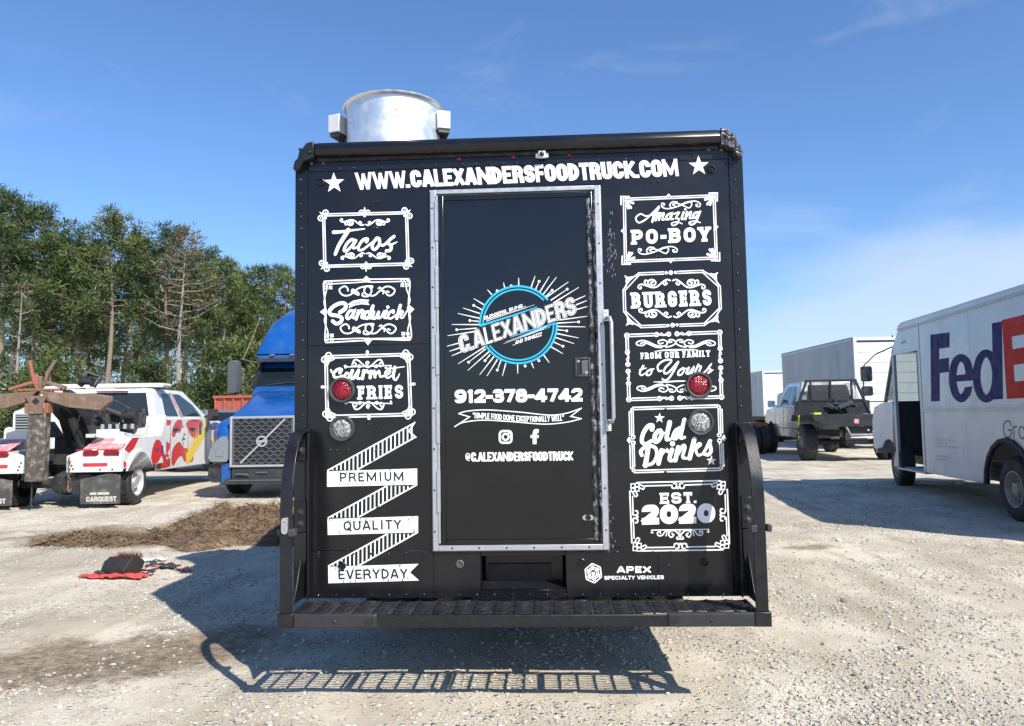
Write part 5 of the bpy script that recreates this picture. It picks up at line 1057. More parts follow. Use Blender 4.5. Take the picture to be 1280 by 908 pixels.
b = MB(); b.prism([(4.07, 1.63), (4.50, 1.63), (4.02, 2.42), (4.03, 2.0)], 'x', .015, .025); b.build('quarter_window', 'glassclear', fx); b = MB(); b.prism([(4.07, 1.63), (4.50, 1.63), (4.02, 2.42), (4.03, 2.0)], 'x', W_-.025, W_-.015); b.build('quarter_window', 'glassclear', fx)
b = MB()
for x in (.02, W_-.06): b.prism([(4.52, 1.61), (4.62, 1.61), (4.0, 2.62), (3.92, 2.62)], 'x', x, x+.04)
b.build('windshield_pillar', 'ink', fx)
b = MB(); b.prism([(2.80, .62), (2.80, 1.35), (3.93, 1.35), (3.93, .62)], 'x', W_-.035, W_-.02); sd = b.build('sliding_door', 'vanwhite', fx)
b = MB(); b.prism([(2.80, 1.352), (2.80, 2.44), (3.93, 2.44), (3.93, 1.352)], 'x', W_-.03, W_-.025); b.build('side_window', 'glassclear', sd)
b = MB(); b.box(.6, .9, 3.0, 3.5, 2.30, 2.42); b.box(.5, .7, 3.75, 3.8, 2.28, 2.36); b.build('sun_visor', 'plastic', fx, bevel=.01)
b = MB(); b.tube([(.03, 4.02, 2.62), (-.10, 4.60, 2.52), (-.20, 4.95, 2.34), (-.22, 4.97, 2.2), (-.22, 4.97, 1.68), (-.18, 4.9, 1.63), (.03, 4.55, 1.62)], .012, 6); ma = b.build('mirror_arm', 'plastic', fx)
for z0, z1 in ((2.02, 2.32), (1.74, 1.93)):
    b = MB(); b.loft([(4.90, rrect(.10, z0, z1, .04, cx=-.17)), (4.97, rrect(.10, z0, z1, .04, cx=-.17)), (5.02, rrect(.07, z0+.03, z1-.03, .03, cx=-.17))]); mm_ = b.build('mirror', 'plastic', ma)
    b = MB(); b.box(-.25, -.09, 4.893, 4.8985, z0+.02, z1-.02); b.build('mirror_glass', 'chrome', mm_)
b = MB(); b.box(.25, W_-.25, 5.27, 5.36, .5, .72); b.build('front_bumper', 'plastic', fx, bevel=.02)
b = MB(); b.box(.2, W_-.2, -2.6, -2.46, .45, .62); b.build('rear_bumper', 'darksteel', fx, bevel=.02)
b = MB(); b.box(.5, .6, -2.4, 5.1, .45, .6); b.box(W_-.6, W_-.5, -2.4, 5.1, .45, .6); b.tube([(.3, 0, .41), (2.0, 0, .41)], .07, 10); b.box(.7, 1.6, 1.0, 2.2, .35, .6); b.build('chassis', 'darksteel', fx)
for y_, m_ in ((-2.3, 'red'), (3.9, 'amber')):
    b = MB(); b.dome((-.001, y_, 2.80), (-1, 0, 0), .03, .02); b.build('marker_lamp', m_, fx)
for y_ in (-1.7, -.85, .9, 1.8): b = MB(); b.box(-.0011, -.0004, y_-.012, y_+.012, 1.49, 2.85); b.build('panel_seam', 'vanwhite', fx)
for y_ in (-1.7, 1.3): b = MB(); b.box(-.0011, -.0004, y_-.012, y_+.012, .43, 1.41); b.build('panel_seam', 'vanwhite', fx)
b = MB()
for i in range(44):
    y_ = -2.4+i*.137
    if y_ < 2.7: b.dome((-.0125, y_, 1.45), (-1, 0, 0), .007, .005, 6); b.dome((-.001, y_, 2.83), (-1, 0, 0), .007, .005, 6)
    if y_ < 2.7 and abs(y_) > .72: b.dome((-.001, y_, .46), (-1, 0, 0), .007, .005, 6)
tag(b.build('rivets', 'vanwhite', fx), kind='stuff')
side = lambda u, v, l: Vector((-l, u, v))
hf = R(5.5); hd = Vector((math.sin(hf), math.cos(hf))); hn = Vector((hd.y, -hd.x))
def vside(px, py):
    d = ray(px, py); t = (Vector((6.09, 6.13))-CAM.xy).dot(hn)/d.xy.dot(hn); p = CAM+d*t
    return ((p.xy-Vector((6.09, 6.13))).dot(hd), p.z)
D = Decal(lambda u, v, l: Vector((-l,)+vside(u, v)), lift=.002)
D.poly([(1163, 418.6), (1187, 415.6), (1187, 434.4), (1174, 436.2), (1174, 449.2), (1186.3, 447.4), (1186.3, 465.2), (1174.6, 466.6), (1174.8, 501.6), (1164, 502.2)])
D.stroke([(1210.5, 487), (1207, 494), (1201.5, 498.5), (1194.5, 492), (1190.8, 474), (1193.5, 455), (1200.5, 447.5), (1208, 452), (1211.3, 463), (1211.5, 470)], 9.5, cap='butt'); D.poly([(1190, 470), (1216.3, 466.8), (1216.5, 475.8), (1190, 477.6)]); D.poly([(1205.5, 484.5), (1215.8, 483), (1213, 495), (1206, 497)])
D.ring(1233, 470.3, 12.2, 9.6, ry=28.5); D.poly([(1240, 404.3), (1252.3, 402), (1253.8, 499), (1242, 499.6)])
D.build('purple_lettering', 'purple', fx)
D = Decal(side, lift=.002)
s0, s1, zb_, zt_ = vside(1252.5, 402)[0]-.0, -1.02, 1.575, 2.60
D.poly([(s0, zb_), (s0, zt_), (-.29, zt_), (-.29, zb_)]); D.poly([(-.29, 2.36), (-.29, zt_), (s1, zt_), (s1, 2.36)]); D.poly([(-.29, 2.0), (-.29, 2.20), (-.98, 2.20), (-.98, 2.0)]); D.poly([(-.29, zb_), (-.29, 1.79), (s1, 1.79), (s1, zb_)])
D.poly([(-1.0, zb_), (-1.28, zb_), (-1.95, 2.24), (-1.66, 2.24)]); D.poly([(-1.04, 2.24), (-1.33, 2.24), (-1.97, zb_), (-1.68, zb_)]); D.build('orange_lettering', 'orangered', fx)
D = Decal(side, lift=.002); D.text('Ground', (.075, 1.065), (-1.05, 1.065), (.075, 1.30), wt=.085, gap=.18); D.build('service_lettering', 'ink', fx)
D = Decal(side, lift=.002); rnd = random.Random(2)
for z, n in ((.98, 14), (.93, 10), (.88, 17), (.72, 10), (.67, 8)):
    for k in range(n): D.stroke([(2.25-k*.05, z-.012), (2.25-k*.05-rnd.choice((0, .02)), z+.012)], .007, smooth=False)
for k in range(5): D.stroke([(3.5-k*.05, 2.62), (3.5-k*.05-.01, 2.66)], .012, smooth=False)
D.build('registration_lettering', 'greyplastic', fx)

# ------------------------------------------------------------------ silver flatbed pickup
pk = thing('flatbed_pickup', (9.0, 19.0, 0), 3, 'silver lifted pickup with a dark steel flatbed and mesh headache rack', 'pickup truck')
def cabin(par, y0, y1, hw, z0, Y0_, Y1_, HW, z1, mat_, rear_win=True):
    """greenhouse: four slanted sides and a roof; returns a side mapper"""
    b = MB(); lo = [(-hw, y0, z0), (hw, y0, z0), (hw, y1, z0), (-hw, y1, z0)]; hi = [(-HW, Y0_, z1), (HW, Y0_, z1), (HW, Y1_, z1), (-HW, Y1_, z1)]
    b.add(lo+hi, [(0, 1, 5, 4), (1, 2, 6, 5), (2, 3, 7, 6), (3, 0, 4, 7), (4, 5, 6, 7)]); o = b.build('cab', mat_, par, bevel=.05, segs=3)
    def sm(sd, u, v, out=.004):
        a = Vector((sd*hw, y0+(y1-y0)*u, z0)); c = Vector((sd*HW, Y0_+(Y1_-Y0_)*u, z1)); return a.lerp(c, v)+Vector((sd*out, 0, 0))
    def em(end, u, v, out=.004):
        a = Vector((-hw+2*hw*u, y1 if end > 0 else y0, z0)); c = Vector((-HW+2*HW*u, Y1_ if end > 0 else Y0_, z1)); return a.lerp(c, v)+Vector((0, end*out, 0))
    return o, sm, em
def win(par, pts, name='window', m_='glass', t=.003):
    b = MB(); n = len(pts); b.add(pts, [tuple(range(n))]); return b.build(name, m_, par)
b = MB(); prof = [(1.30, .72), (1.30, 1.60), (4.05, 1.66), (5.5, 1.55), (5.75, 1.40), (5.8, .75), (5.38, .68)]+[(4.9+.52*math.cos(R(a)), .62+.52*math.sin(R(a))) for a in (15, 45, 75, 105, 135, 165)]+[(4.3, .62), (1.4, .62)]
b.prism(prof, 'x', -1.0, 1.0); b.build('body', 'silver', pk, bevel=.05, segs=3)
cb_, sm, em = cabin(pk, 1.34, 4.15, .96, 1.60, 1.55, 3.2, .80, 2.42, 'silver')
for sd in (-1, 1):
    win(cb_, [sm(sd, .16, .1), sm(sd, .42, .1), sm(sd, .44, .84), sm(sd, .22, .84)]); win(cb_, [sm(sd, .46, .1), sm(sd, .93, .1), sm(sd, .92, .5), sm(sd, .80, .84), sm(sd, .48, .84)])
    b = MB()
    for y in (1.95, 3.1, 4.2): b.box(*sorted((sd*1.0005, sd*1.003)), y-.008, y+.008, .75, 1.58)
    b.box(*sorted((sd*1.0005, sd*1.003)), 1.4, 4.25, .90, .925); b.build('door_seam', 'ink', pk)
    b = MB(); b.loft([(3.86, rrect(.13, 1.62, 1.86, .05, cx=sd*1.2)), (4.0, rrect(.10, 1.66, 1.84, .05, cx=sd*1.18))]); b.bar((sd*.97, 4.0, 1.66), (sd*1.1, 3.95, 1.70), .05); mr_ = b.build('mirror', 'chrome', pk)
    wheel(pk, sd*1.30, 0.0, .54, .36, sd, 'darkrim', tread=22); wheel(pk, sd*1.22, 4.9, .52, .34, sd, 'darkrim', tread=22)
win(cb_, [em(-1, .12, .15), em(-1, .88, .15), em(-1, .86, .85), em(-1, .14, .85)], 'rear_window'); win(cb_, [em(1, .06, .06), em(1, .94, .06), em(1, .92, .94), em(1, .08, .94)], 'windshield')
b = MB(); b.box(-1.22, 1.22, -1.0, 1.22, 1.26, 1.36); b.prism([(-1.22, 1.34), (-1.22, 1.22), (-.82, 1.02), (1.0, 1.02), (1.22, 1.10), (1.22, 1.34)], 'y', -1.06, -1.005); b.box(-1.24, -1.18, -1.0, 1.22, 1.16, 1.2599); b.box(1.18, 1.24, -1.0, 1.22, 1.16, 1.2599)
bed = b.build('flatbed', 'bedsteel', pk, bevel=.008)
b = MB(); b.prism([(-1.14, 1.365), (1.14, 1.365), (1.14, 1.78), (-1.14, 1.78)], 'y', 1.14, 1.16); b.build('bulkhead', 'bedsteel', bed)
b = MB(); zt = 2.42
for x0, x1 in ((-1.14, -.74), (1.14, .74)): b.bar((x0, 1.15, 1.365), (x1, 1.15, zt), .07)
for x in (-.02, -.62, .62): b.bar((x, 1.15, 1.79), (x, 1.15, zt), .06)
b.bar((-.78, 1.15, zt), (.78, 1.15, zt), .07); b.bar((-.98, 1.15, 1.80), (.98, 1.15, 1.80), .06)
rk = b.build('headache_rack', 'bedsteel', bed, bevel=.006)
b = MB()
for i in range(22): z = 1.84+i*.025; b.bar((-.88+.3*(z-1.8), 1.17, z), (.88-.3*(z-1.8), 1.17, z), .007)
for i in range(40): x = -.74+1.48*i/39; b.bar((x, 1.17, 1.83), (x, 1.17, 2.40), .006)
b.build('rack_mesh', 'greyplastic', rk, smooth=0)
b = MB(); b.box(-.10, .03, -1.075, -1.062, 1.10, 1.22); b.build('red_placard', 'redfade', bed)
b = MB(); b.tube([(-.30, -1.0, 1.02), (-.20, -1.05, .78), (.98, -1.05, .78), (1.05, -1.0, 1.02)], .028, 8); b.tube([(-.2, -1.05, .70), (.95, -1.05, .70)], .02, 8); b.build('rear_bumper_tube', 'silver', pk)
b = MB(); b.box(-.45, -.35, -.9, 5.4, .72, .9); b.box(.35, .45, -.9, 5.4, .72, .9); b.tube([(-1.0, 0, .54), (1.0, 0, .54)], .08, 10); b.lathe((.05, 0, .54), 'y', [(.001, -.25), (.16, -.2), (.2, 0), (.1, .22), (.001, .25)], 14); b.box(-.3, .3, -.9, -.4, .5, 1.0); b.tube([(-.9, 4.9, .52), (.9, 4.9, .52)], .08, 10); b.build('chassis', 'darksteel', pk)
b = MB(); b.lathe((.3, -1.0, .9), 'y', [(.03, 0), (.02, -.02), (.001, -.02)], 10); b.build('tow_light', 'white', pk)
o = MB(); rnd = random.Random(8)
for i in range(14): c = Vector((rnd.uniform(-.35, .3), rnd.uniform(.0, .9), 1.40+rnd.random()*.22)); o.tube([c, c+Vector((rnd.uniform(-.3, .3), rnd.uniform(-.2, .2), rnd.uniform(-.02, .2))), c+Vector((rnd.uniform(-.3, .3), rnd.uniform(-.3, .1), 0))], [.06, .09, .05], 6)
t_ = o.build('tool_bundle', 'cloth_dark', None); t_.matrix_world = pk.matrix_basis.copy(); tag(t_, 'heap of dark straps and tools lying on the pickup flatbed', 'tools')
b = MB(); b.box(-1.05, -.85, -.6, -.25, 1.37, 1.42); b.tube([(-1.245, .25, 1.34), (-1.26, .22, 1.1), (-1.28, .2, .85), (-1.26, .26, .62)], .035, 6); t_ = b.build('ratchet_strap', 'hivis'); t_.matrix_world = pk.matrix_basis.copy(); tag(t_, 'yellow tie down strap hanging off the pickup flatbed', 'strap')

# ------------------------------------------------------------------ box trucks on the right
def box_truck(name, o, hd_, w_, l_, z0, z1, label, streaks=True):
    r_ = thing(name, o, hd_, label, 'box truck'); b = MB(); b.box(-w_/2, w_/2, .03, l_, z0, z1); b.build('cargo_box', 'trailerside', r_, bevel=.02)
    b = MB(); frame_of(b, -w_/2, w_/2, z0, z1, .12, -.06, .029); b.build('rear_frame', 'whitedull', r_, bevel=.01)
    b = MB(); h = (z1-z0-.30)/7
    for i in range(7): b.box(-w_/2+.125, w_/2-.125, -.02, .028, z0+.125+i*h, z0+.125+(i+1)*h-.012)
    rd_ = b.build('roll_up_door', 'whitedull', r_, bevel=.004); b = MB(); b.box(-w_/2+.13, w_/2-.13, -.05, -.03, z1-.165, z1-.125); b.build('door_header', 'ink', rd_)
    b = MB()
    for x in (-w_/2+.02, w_/2-.02): b.box(x-.03, x+.03, .0, l_, z1-.001, z1+.02)
    b.box(-w_/2-.012, -w_/2-.0005, .03, l_, z1-.12, z1-.03); b.build('top_rail', 'alu', r_, bevel=.006)
    b = MB(); b.loft([(l_+.1, rrect(1.05, .6, 2.5, .15)), (l_+1.4, rrect(1.05, .6, 2.4, .2)), (l_+1.7, rrect(1.02, .6, 1.5, .2)), (l_+2.6, rrect(.95, .6, 1.35, .2))]); b.build('cab', 'whitedull', r_)
    b = MB(); b.box(-.5, -.4, 0, l_+2, .7, z0-.01); b.box(.4, .5, 0, l_+2, .7, z0-.01); b.box(-1.1, 1.1, -.05, 0, .55, .65); b.build('chassis', 'darksteel', r_)
    for sx in (-1, 1):
        wheel(r_, sx*(w_/2-.1), 2.0, .48, .26, sx, 'rimdirty', dual=True); wheel(r_, sx*(w_/2-.15), l_+1.4, .48, .26, sx, 'rimdirty')
        b = MB(); b.box(*sorted((sx*(w_/2-.03), sx*(w_/2-.13))), -.066, -.0605, z0+.02, z0+.10); b.build('tail_light', 'red', r_)
    return r_
c0 = P(1068, 470, 25.0); box_truck('box_truck', (c0.x+1.22, 25.0, 0), -2.5, 2.5, 7.6, 1.2, 4.22, 'tall white box truck with a streaked silver side behind the pickup')
c0 = P(978, 470, 45.0); box_truck('box_truck', (c0.x-.05, 45.0, 0), -2.5, 2.5, 7.0, 1.2, 4.10, 'smaller distant grey box truck left of the pickup cab')
# road tractor nearly hidden behind the food truck
tr = thing('parked_tractor', (6.65, 24.0, 0), -12, 'road tractor mostly hidden behind the right edge of the food truck', 'truck')
b = MB(); b.loft([(0, rrect(1.0, .8, 2.7, .15)), (1.6, rrect(1.0, .8, 2.75, .15)), (2.3, rrect(.95, .8, 1.8, .2)), (3.6, rrect(.8, .8, 1.6, .2))]); b.build('cab', 'grey', tr)
b = MB(); b.tube([(.72, -.2, .9), (.72, -.2, 2.9), (.72, -.26, 3.1)], .07, 10); b.build('exhaust_stack', 'chrome', tr)
b = MB(); b.bar((1.0, 1.9, 2.0), (1.3, 1.95, 2.1), .04); b.box(1.2, 1.4, 1.9, 2.0, 1.75, 2.3); b.build('mirror', 'plastic', tr)
b = MB(); b.box(.6, 1.0, -1.2, .0, .9, 1.1); b.build('deck_plate', 'orange', tr); wheel(tr, .95, -1.0, .5, .28, 1, 'rimdirty', dual=True); wheel(tr, -.95, -1.0, .5, .28, -1, 'rimdirty', dual=True); wheel(tr, .95, 2.6, .5, .28, 1); wheel(tr, -.95, 2.6, .5, .28, -1)

# ------------------------------------------------------------------ blue road tractor on the left (faces the camera)
bt = thing('semi_tractor', (-5.19, 10.0, 0), 180, 'blue high roof road tractor with a dark mesh grille facing the camera', 'truck')
b = MB(); b.loft([(.0, rrect(.64, .60, 1.53, .05)), (-.3, rrect(.67, .60, 1.66, .1)), (-.9, rrect(.74, .62, 1.84, .16)), (-1.6, rrect(.90, .7, 2.02, .2)), (-2.1, rrect(1.04, .7, 2.12, .2))]); b.build('hood', 'blue', bt, smooth=60)
for sx in (-1, 1):
    b = MB(); b.loft([(-.02, rrect(.11, .68, 1.30, .10, cx=sx*.75)), (-.2, rrect(.21, .66, 1.42, .18, cx=sx*.83)), (-.6, rrect(.24, .72, 1.52, .2, cx=sx*.86)), (-1.3, rrect(.23, .98, 1.60, .2, cx=sx*.92)), (-2.0, rrect(.18, .7, 1.55, .15, cx=sx*.98))]); fd = b.build('fender', 'blue', bt, smooth=60)
    b = MB(); hp = [(sx*x, z) for x, z in ((.66, .73), (.70, .68), (1.0, .69), (1.06, .76), (1.02, .92), (.93, 1.06), (.80, 1.17), (.70, 1.17), (.66, 1.08))]
    b.loft([(.05, [(p0[0]*.97, p0[1]*.97+.03) for p0 in hp]), (-.02, hp), (-.34, [(p0[0]+sx*.03, p0[1]) for p0 in hp])]); hl = b.build('headlight', 'headlamp', fd, smooth=40)
    b = MB(); b.box(sx*.81-.07, sx*.81+.07, .05, .062, .79, .94); b.build('lamp_lens', 'headlamp', hl, bevel=.01)
    b = MB(); b.loft([(-.02, rrect(.085, .30, .66, .03, cx=sx*.715)), (-.35, rrect(.09, .32, .66, .03, cx=sx*.72))]); b.build('bumper_corner', 'blue', bt)
    b = MB(); b.prism([(sx*.81, .66), (sx*1.06, .64), (sx*1.08, .40), (sx*1.0, .30), (sx*.81, .30)], 'y', -.4, -.06); b.lathe((sx*.95, -.055, .46), 'y', [(.06, -.05), (.06, .01), (.001, .02)], 12); b.build('fog_lamp', 'plastic', bt)
    wheel(bt, sx*1.06, -1.15, .50, .30, sx, 'rim'); wheel(bt, sx*1.15, -5.6, .50, .28, sx, 'rim', dual=True); wheel(bt, sx*1.15, -6.9, .50, .28, sx, 'rim', dual=True)
    # mirrors
    b = MB(); b.tube([(sx*1.03, -2.3, 2.72), (sx*1.35, -2.2, 2.80)], .02, 6); b.tube([(sx*1.03, -2.3, 2.2), (sx*1.35, -2.2, 2.15)], .02, 6); ma_ = b.build('mirror_arm', 'plastic', bt)
    b = MB(); b.loft([(-2.32, rrect(.115, 2.04, 2.76, .05, cx=sx*1.49)), (-2.18, rrect(.125, 2.02, 2.78, .06, cx=sx*1.49)), (-2.06, rrect(.09, 2.06, 2.74, .05, cx=sx*1.49))]); b.build('mirror', 'greyplastic', ma_, smooth=50)
    b = MB(); b.tube([(sx*1.3, -2.2, 2.8), (sx*1.16, -2.35, 3.25), (sx*1.02, -2.45, 3.75)], [.012, .009, .005], 5); b.build('whip_antenna', 'straw', bt)
b = MB(); b.loft([(.0, rrect(.60, .30, .58, .05)), (-.3, rrect(.66, .32, .60, .05))]); b.box(-.72, .72, .001, .06, .27, .37); bm_ = b.build('bumper', 'plastic', bt, bevel=.01)
b = MB(); b.box(-.42, .62, .061, .075, .33, .355); b.box(-.1, .12, .012, .03, .47, .50); b.tube([(.25, .03, .44), (.35, .035, .45), (.5, .03, .455)], .02, 6); b.build('bumper_strip', 'greyplastic', bm_)
b = MB(); b.box(-.63, .63, .001, .012, .60, 1.50); b.build('grille_back', 'ink', bt)
b = MB(); frame_of(b, -.625, .625, .585, 1.535, .045, .001, .04); gr = b.build('grille_frame', 'silver', bt, bevel=.008)
b = MB(); nrow = 13
for r_ in range(nrow):
    z = .665+.82*r_/(nrow-1); pts = []
    for i in range(29):
        x = -.545+1.09*i/28; ph = (i+2*(r_ % 2)) % 4; pts.append((x, .026, z+(.016 if ph in (0, 1) else -.016)))
    for p_, q_ in zip(pts[:-1], pts[1:]): b.bar(p_, q_, .016, .02)
b.box(-.575, -.545, .013, .03, .632, 1.487); b.box(.545, .575, .013, .03, .632, 1.487); b.build('grille_mesh', 'greyplastic', gr, smooth=0)
b = MB(); b.bar((.41, .05, .66), (-.43, .05, 1.47), .035, .02, up=(0, 1, 0)); b.build('grille_bar', 'silver', gr, bevel=.004)
b = MB(); b.lathe((.0, .05, 1.065), 'y', [(.105, .0), (.105, .022), (.072, .022), (.072, .0)], 28); b.box(-.075, .075, .05, .066, 1.045, 1.085); b.build('grille_badge', 'silver', gr)
b = MB(); b.loft([(-2.0, rrect(1.0, .8, 2.12, .1)), (-2.3, rrect(1.12, .8, 2.2, .1)), (-2.75, rrect(1.14, .8, 2.8, .1)), (-5.0, rrect(1.16, .8, 2.9, .12))]); b.build('cab', 'blue', bt, smooth=45)
b = MB(); b.add([(-1.04, -2.27, 2.20), (1.04, -2.27, 2.20), (1.0, -2.73, 2.76), (-1.0, -2.73, 2.76)], [(0, 1, 2, 3)]); wsh = b.build('windshield', 'glass', bt)
b = MB()
for sx in (-1, 1): b.bar((sx*1.08, -2.24, 2.17), (sx*1.04, -2.74, 2.79), .09, .05)
b.box(-1.06, 1.06, -2.29, -2.25, 2.135, 2.185); b.build('windshield_seal', 'ink', wsh)
b = MB(); b.tube([(.8, -2.28, 2.22), (.35, -2.30, 2.27), (-.1, -2.30, 2.26)], .014, 5); b.build('wiper', 'plastic', wsh)
b = MB(); b.loft([(-2.35, rrect(1.07, 2.74, 2.80, .02)), (-2.75, rrect(1.12, 2.76, 2.88, .04))]); b.build('sun_visor', 'plastic', bt)
b = MB(); b.loft([(-2.52, rrect(1.12, 2.81, 3.02, .12)), (-2.75, rrect(1.13, 2.81, 3.42, .34)), (-3.15, rrect(1.14, 2.81, 3.84, .5)), (-3.7, rrect(1.15, 2.81, 4.09, .58)), (-4.3, rrect(1.15, 2.81, 4.18, .6)), (-5.0, rrect(1.16, 2.81, 4.2, .6))]); rf = b.build('roof_fairing', 'blue', bt, smooth=60)
b = MB(); b.box(-.22, .22, -3.0, -2.99, 3.55, 3.67); b.build('roof_vent', 'plastic', rf, bevel=.02); rf.children[0].location.y = -.06
b = MB()
for x in (-.75, -.3, 0, .3, .75): b.box(x-.05, x+.05, -2.51, -2.46, 2.89, 2.915)
b.build('clearance_lamp', 'headlamp', rf)
b = MB(); b.box(-.45, -.35, -7.6, -.3, .75, 1.0); b.box(.35, .45, -7.6, -.3, .75, 1.0); b.tube([(-.9, -1.15, .5), (.9, -1.15, .5)], .08, 8); b.box(-.5, .5, -1.9, -.5, .55, 1.2); b.build('chassis', 'darksteel', bt)
# ------------------------------------------------------------------ white and red tow truck
HX = 1.25
tw = thing('tow_truck', (-7.2-HX*math.cos(R(6)), 9.34-HX*math.sin(R(6))*-1*-1, 0), -6, 'white crew cab tow truck with red flame graphics and a rusty folded tow bar', 'tow truck')
for sx in (-1, 1):
    wheel(tw, sx*(HX-.02), 0, .40, .24, sx, 'rim', dual=True, rimr=.62); wheel(tw, sx*(HX-.08), 5.0, .40, .25, sx, 'rim', rimr=.62)
    # side locker with the wheel opening, sloped deck and light panel
    b = MB(); prof = archp(-.62, 1.22, .66, 1.2, [(0, .52)], [(1.22, 1.58), (1.16, 1.58), (.95, 1.20), (-.30, 1.20), (-.62, 1.0)])
    b.prism(prof, 'x', *sorted((sx*(HX-.28), sx*HX))); b.build('side_locker', 'white', tw, bevel=.012)
    b = MB(); b.prism(arch(0, .56, .62)+arch(0, .50, .62)[::-1], 'x', *sorted((sx*(HX+.001), sx*(HX+.035)))); b.build('fender_flare', 'white', tw, bevel=.008)
    xa, xb = sx*.34, sx*HX
    b = MB(); b.prism([(xa, .62), (xa, .92) if False else (xa, .90), (sx*.62, 1.01), (xb, 1.01), (xb, .62)], 'y', -.70, -.6205); b.box(*sorted((sx*.62, sx*(HX-.285))), -.62, 1.2, .80, .99); tp = b.build('tail_panel', 'white', tw, bevel=.008)
    b = MB(); b.quad((sx*.60, -.70, 1.013), (sx*(HX-.01), -.70, 1.013), (sx*(HX-.01), -.20, 1.19), (sx*.60, -.20, 1.19)); b.build('sloped_deck', 'redfade', tp)
    b = MB(); b.box(*sorted((sx*.58, sx*(HX-.29))), -.2, -.14, 1.0, 1.34); b.build('deck_board', 'white', tp, bevel=.006)
    for x0 in (.62, .96):
        b = MB(); b.loft([(-.722, rrect(.125, .905, .98, .035, cx=sx*(x0+.12))), (-.7005, rrect(.135, .895, .99, .04, cx=sx*(x0+.12)))]); b.build('tail_light', 'red', tp)
    b = MB(); b.box(*sorted((sx*.62, sx*1.02)), -.71, -.7005, .72, .775); b.box(*sorted((sx*.5, sx*.76)), -.71, -.7005, .995, 1.008); b.box(*sorted((sx*.84, sx*1.24)), -.71, -.7005, .995, 1.008); b.build('reflector_strip', 'redpaint', tp)
    b = MB()
    for x, z in ((.4, .8), (.43, .74), (.45, .68), (.9, .66), (1.1, .66), (1.19, .9)): b.dome((sx*x, -.7005, z), (0, -1, 0), .018, .012)
    b.build('panel_bolts', 'darksteel', tp)
    b = MB(); b.prism([(sx*.56, .08), (sx*1.22, .08), (sx*1.22, .56), (sx*1.05, .60), (sx*.56, .50)], 'y', -.66, -.645); mf = b.build('mud_flap', 'flap', tw)
    D = Decal(lambda u, v, l: Vector((u, -.66-l, v)), lift=.002)
    x0, x1 = (.66, 1.16) if sx > 0 else (-1.16, -.66)
    D.text('CARQUEST', (x0, .12), (x1, .12), (x0, .205), wt=.24, gap=.06); D.poly([(x0+.06, .235), (x0+.17, .235), (x0+.17, .275), (x0+.06, .275)]); D.poly([(x0+.19, .235), (x1-.12, .235), (x1-.12, .275), (x0+.19, .275)]); D.build('flap_lettering', mat('faded_print', (.5, .49, .44), .8, dirt=(.2, .19, .16), dirt_amt=.5), mf)
# chassis, tank, axle
b = MB(); b.box(-.45, -.35, -.6, 5.6, .5, .72); b.box(.35, .45, -.6, 5.6, .5, .72); b.tube([(-1, 0, .4), (1, 0, .4)], .09, 10); b.lathe((0, 0, .4), 'y', [(.001, -.26), (.18, -.2), (.22, 0), (.1, .24), (.001, .26)], 16); b.loft([(-.3, rrect(.30, .25, .60, .12, cx=.48)), (-.58, rrect(.28, .27, .58, .12, cx=.48))]); b.box(-1.0, 1.0, .3, 1.3, .5, .9); b.build('chassis', 'darksteel', tw)
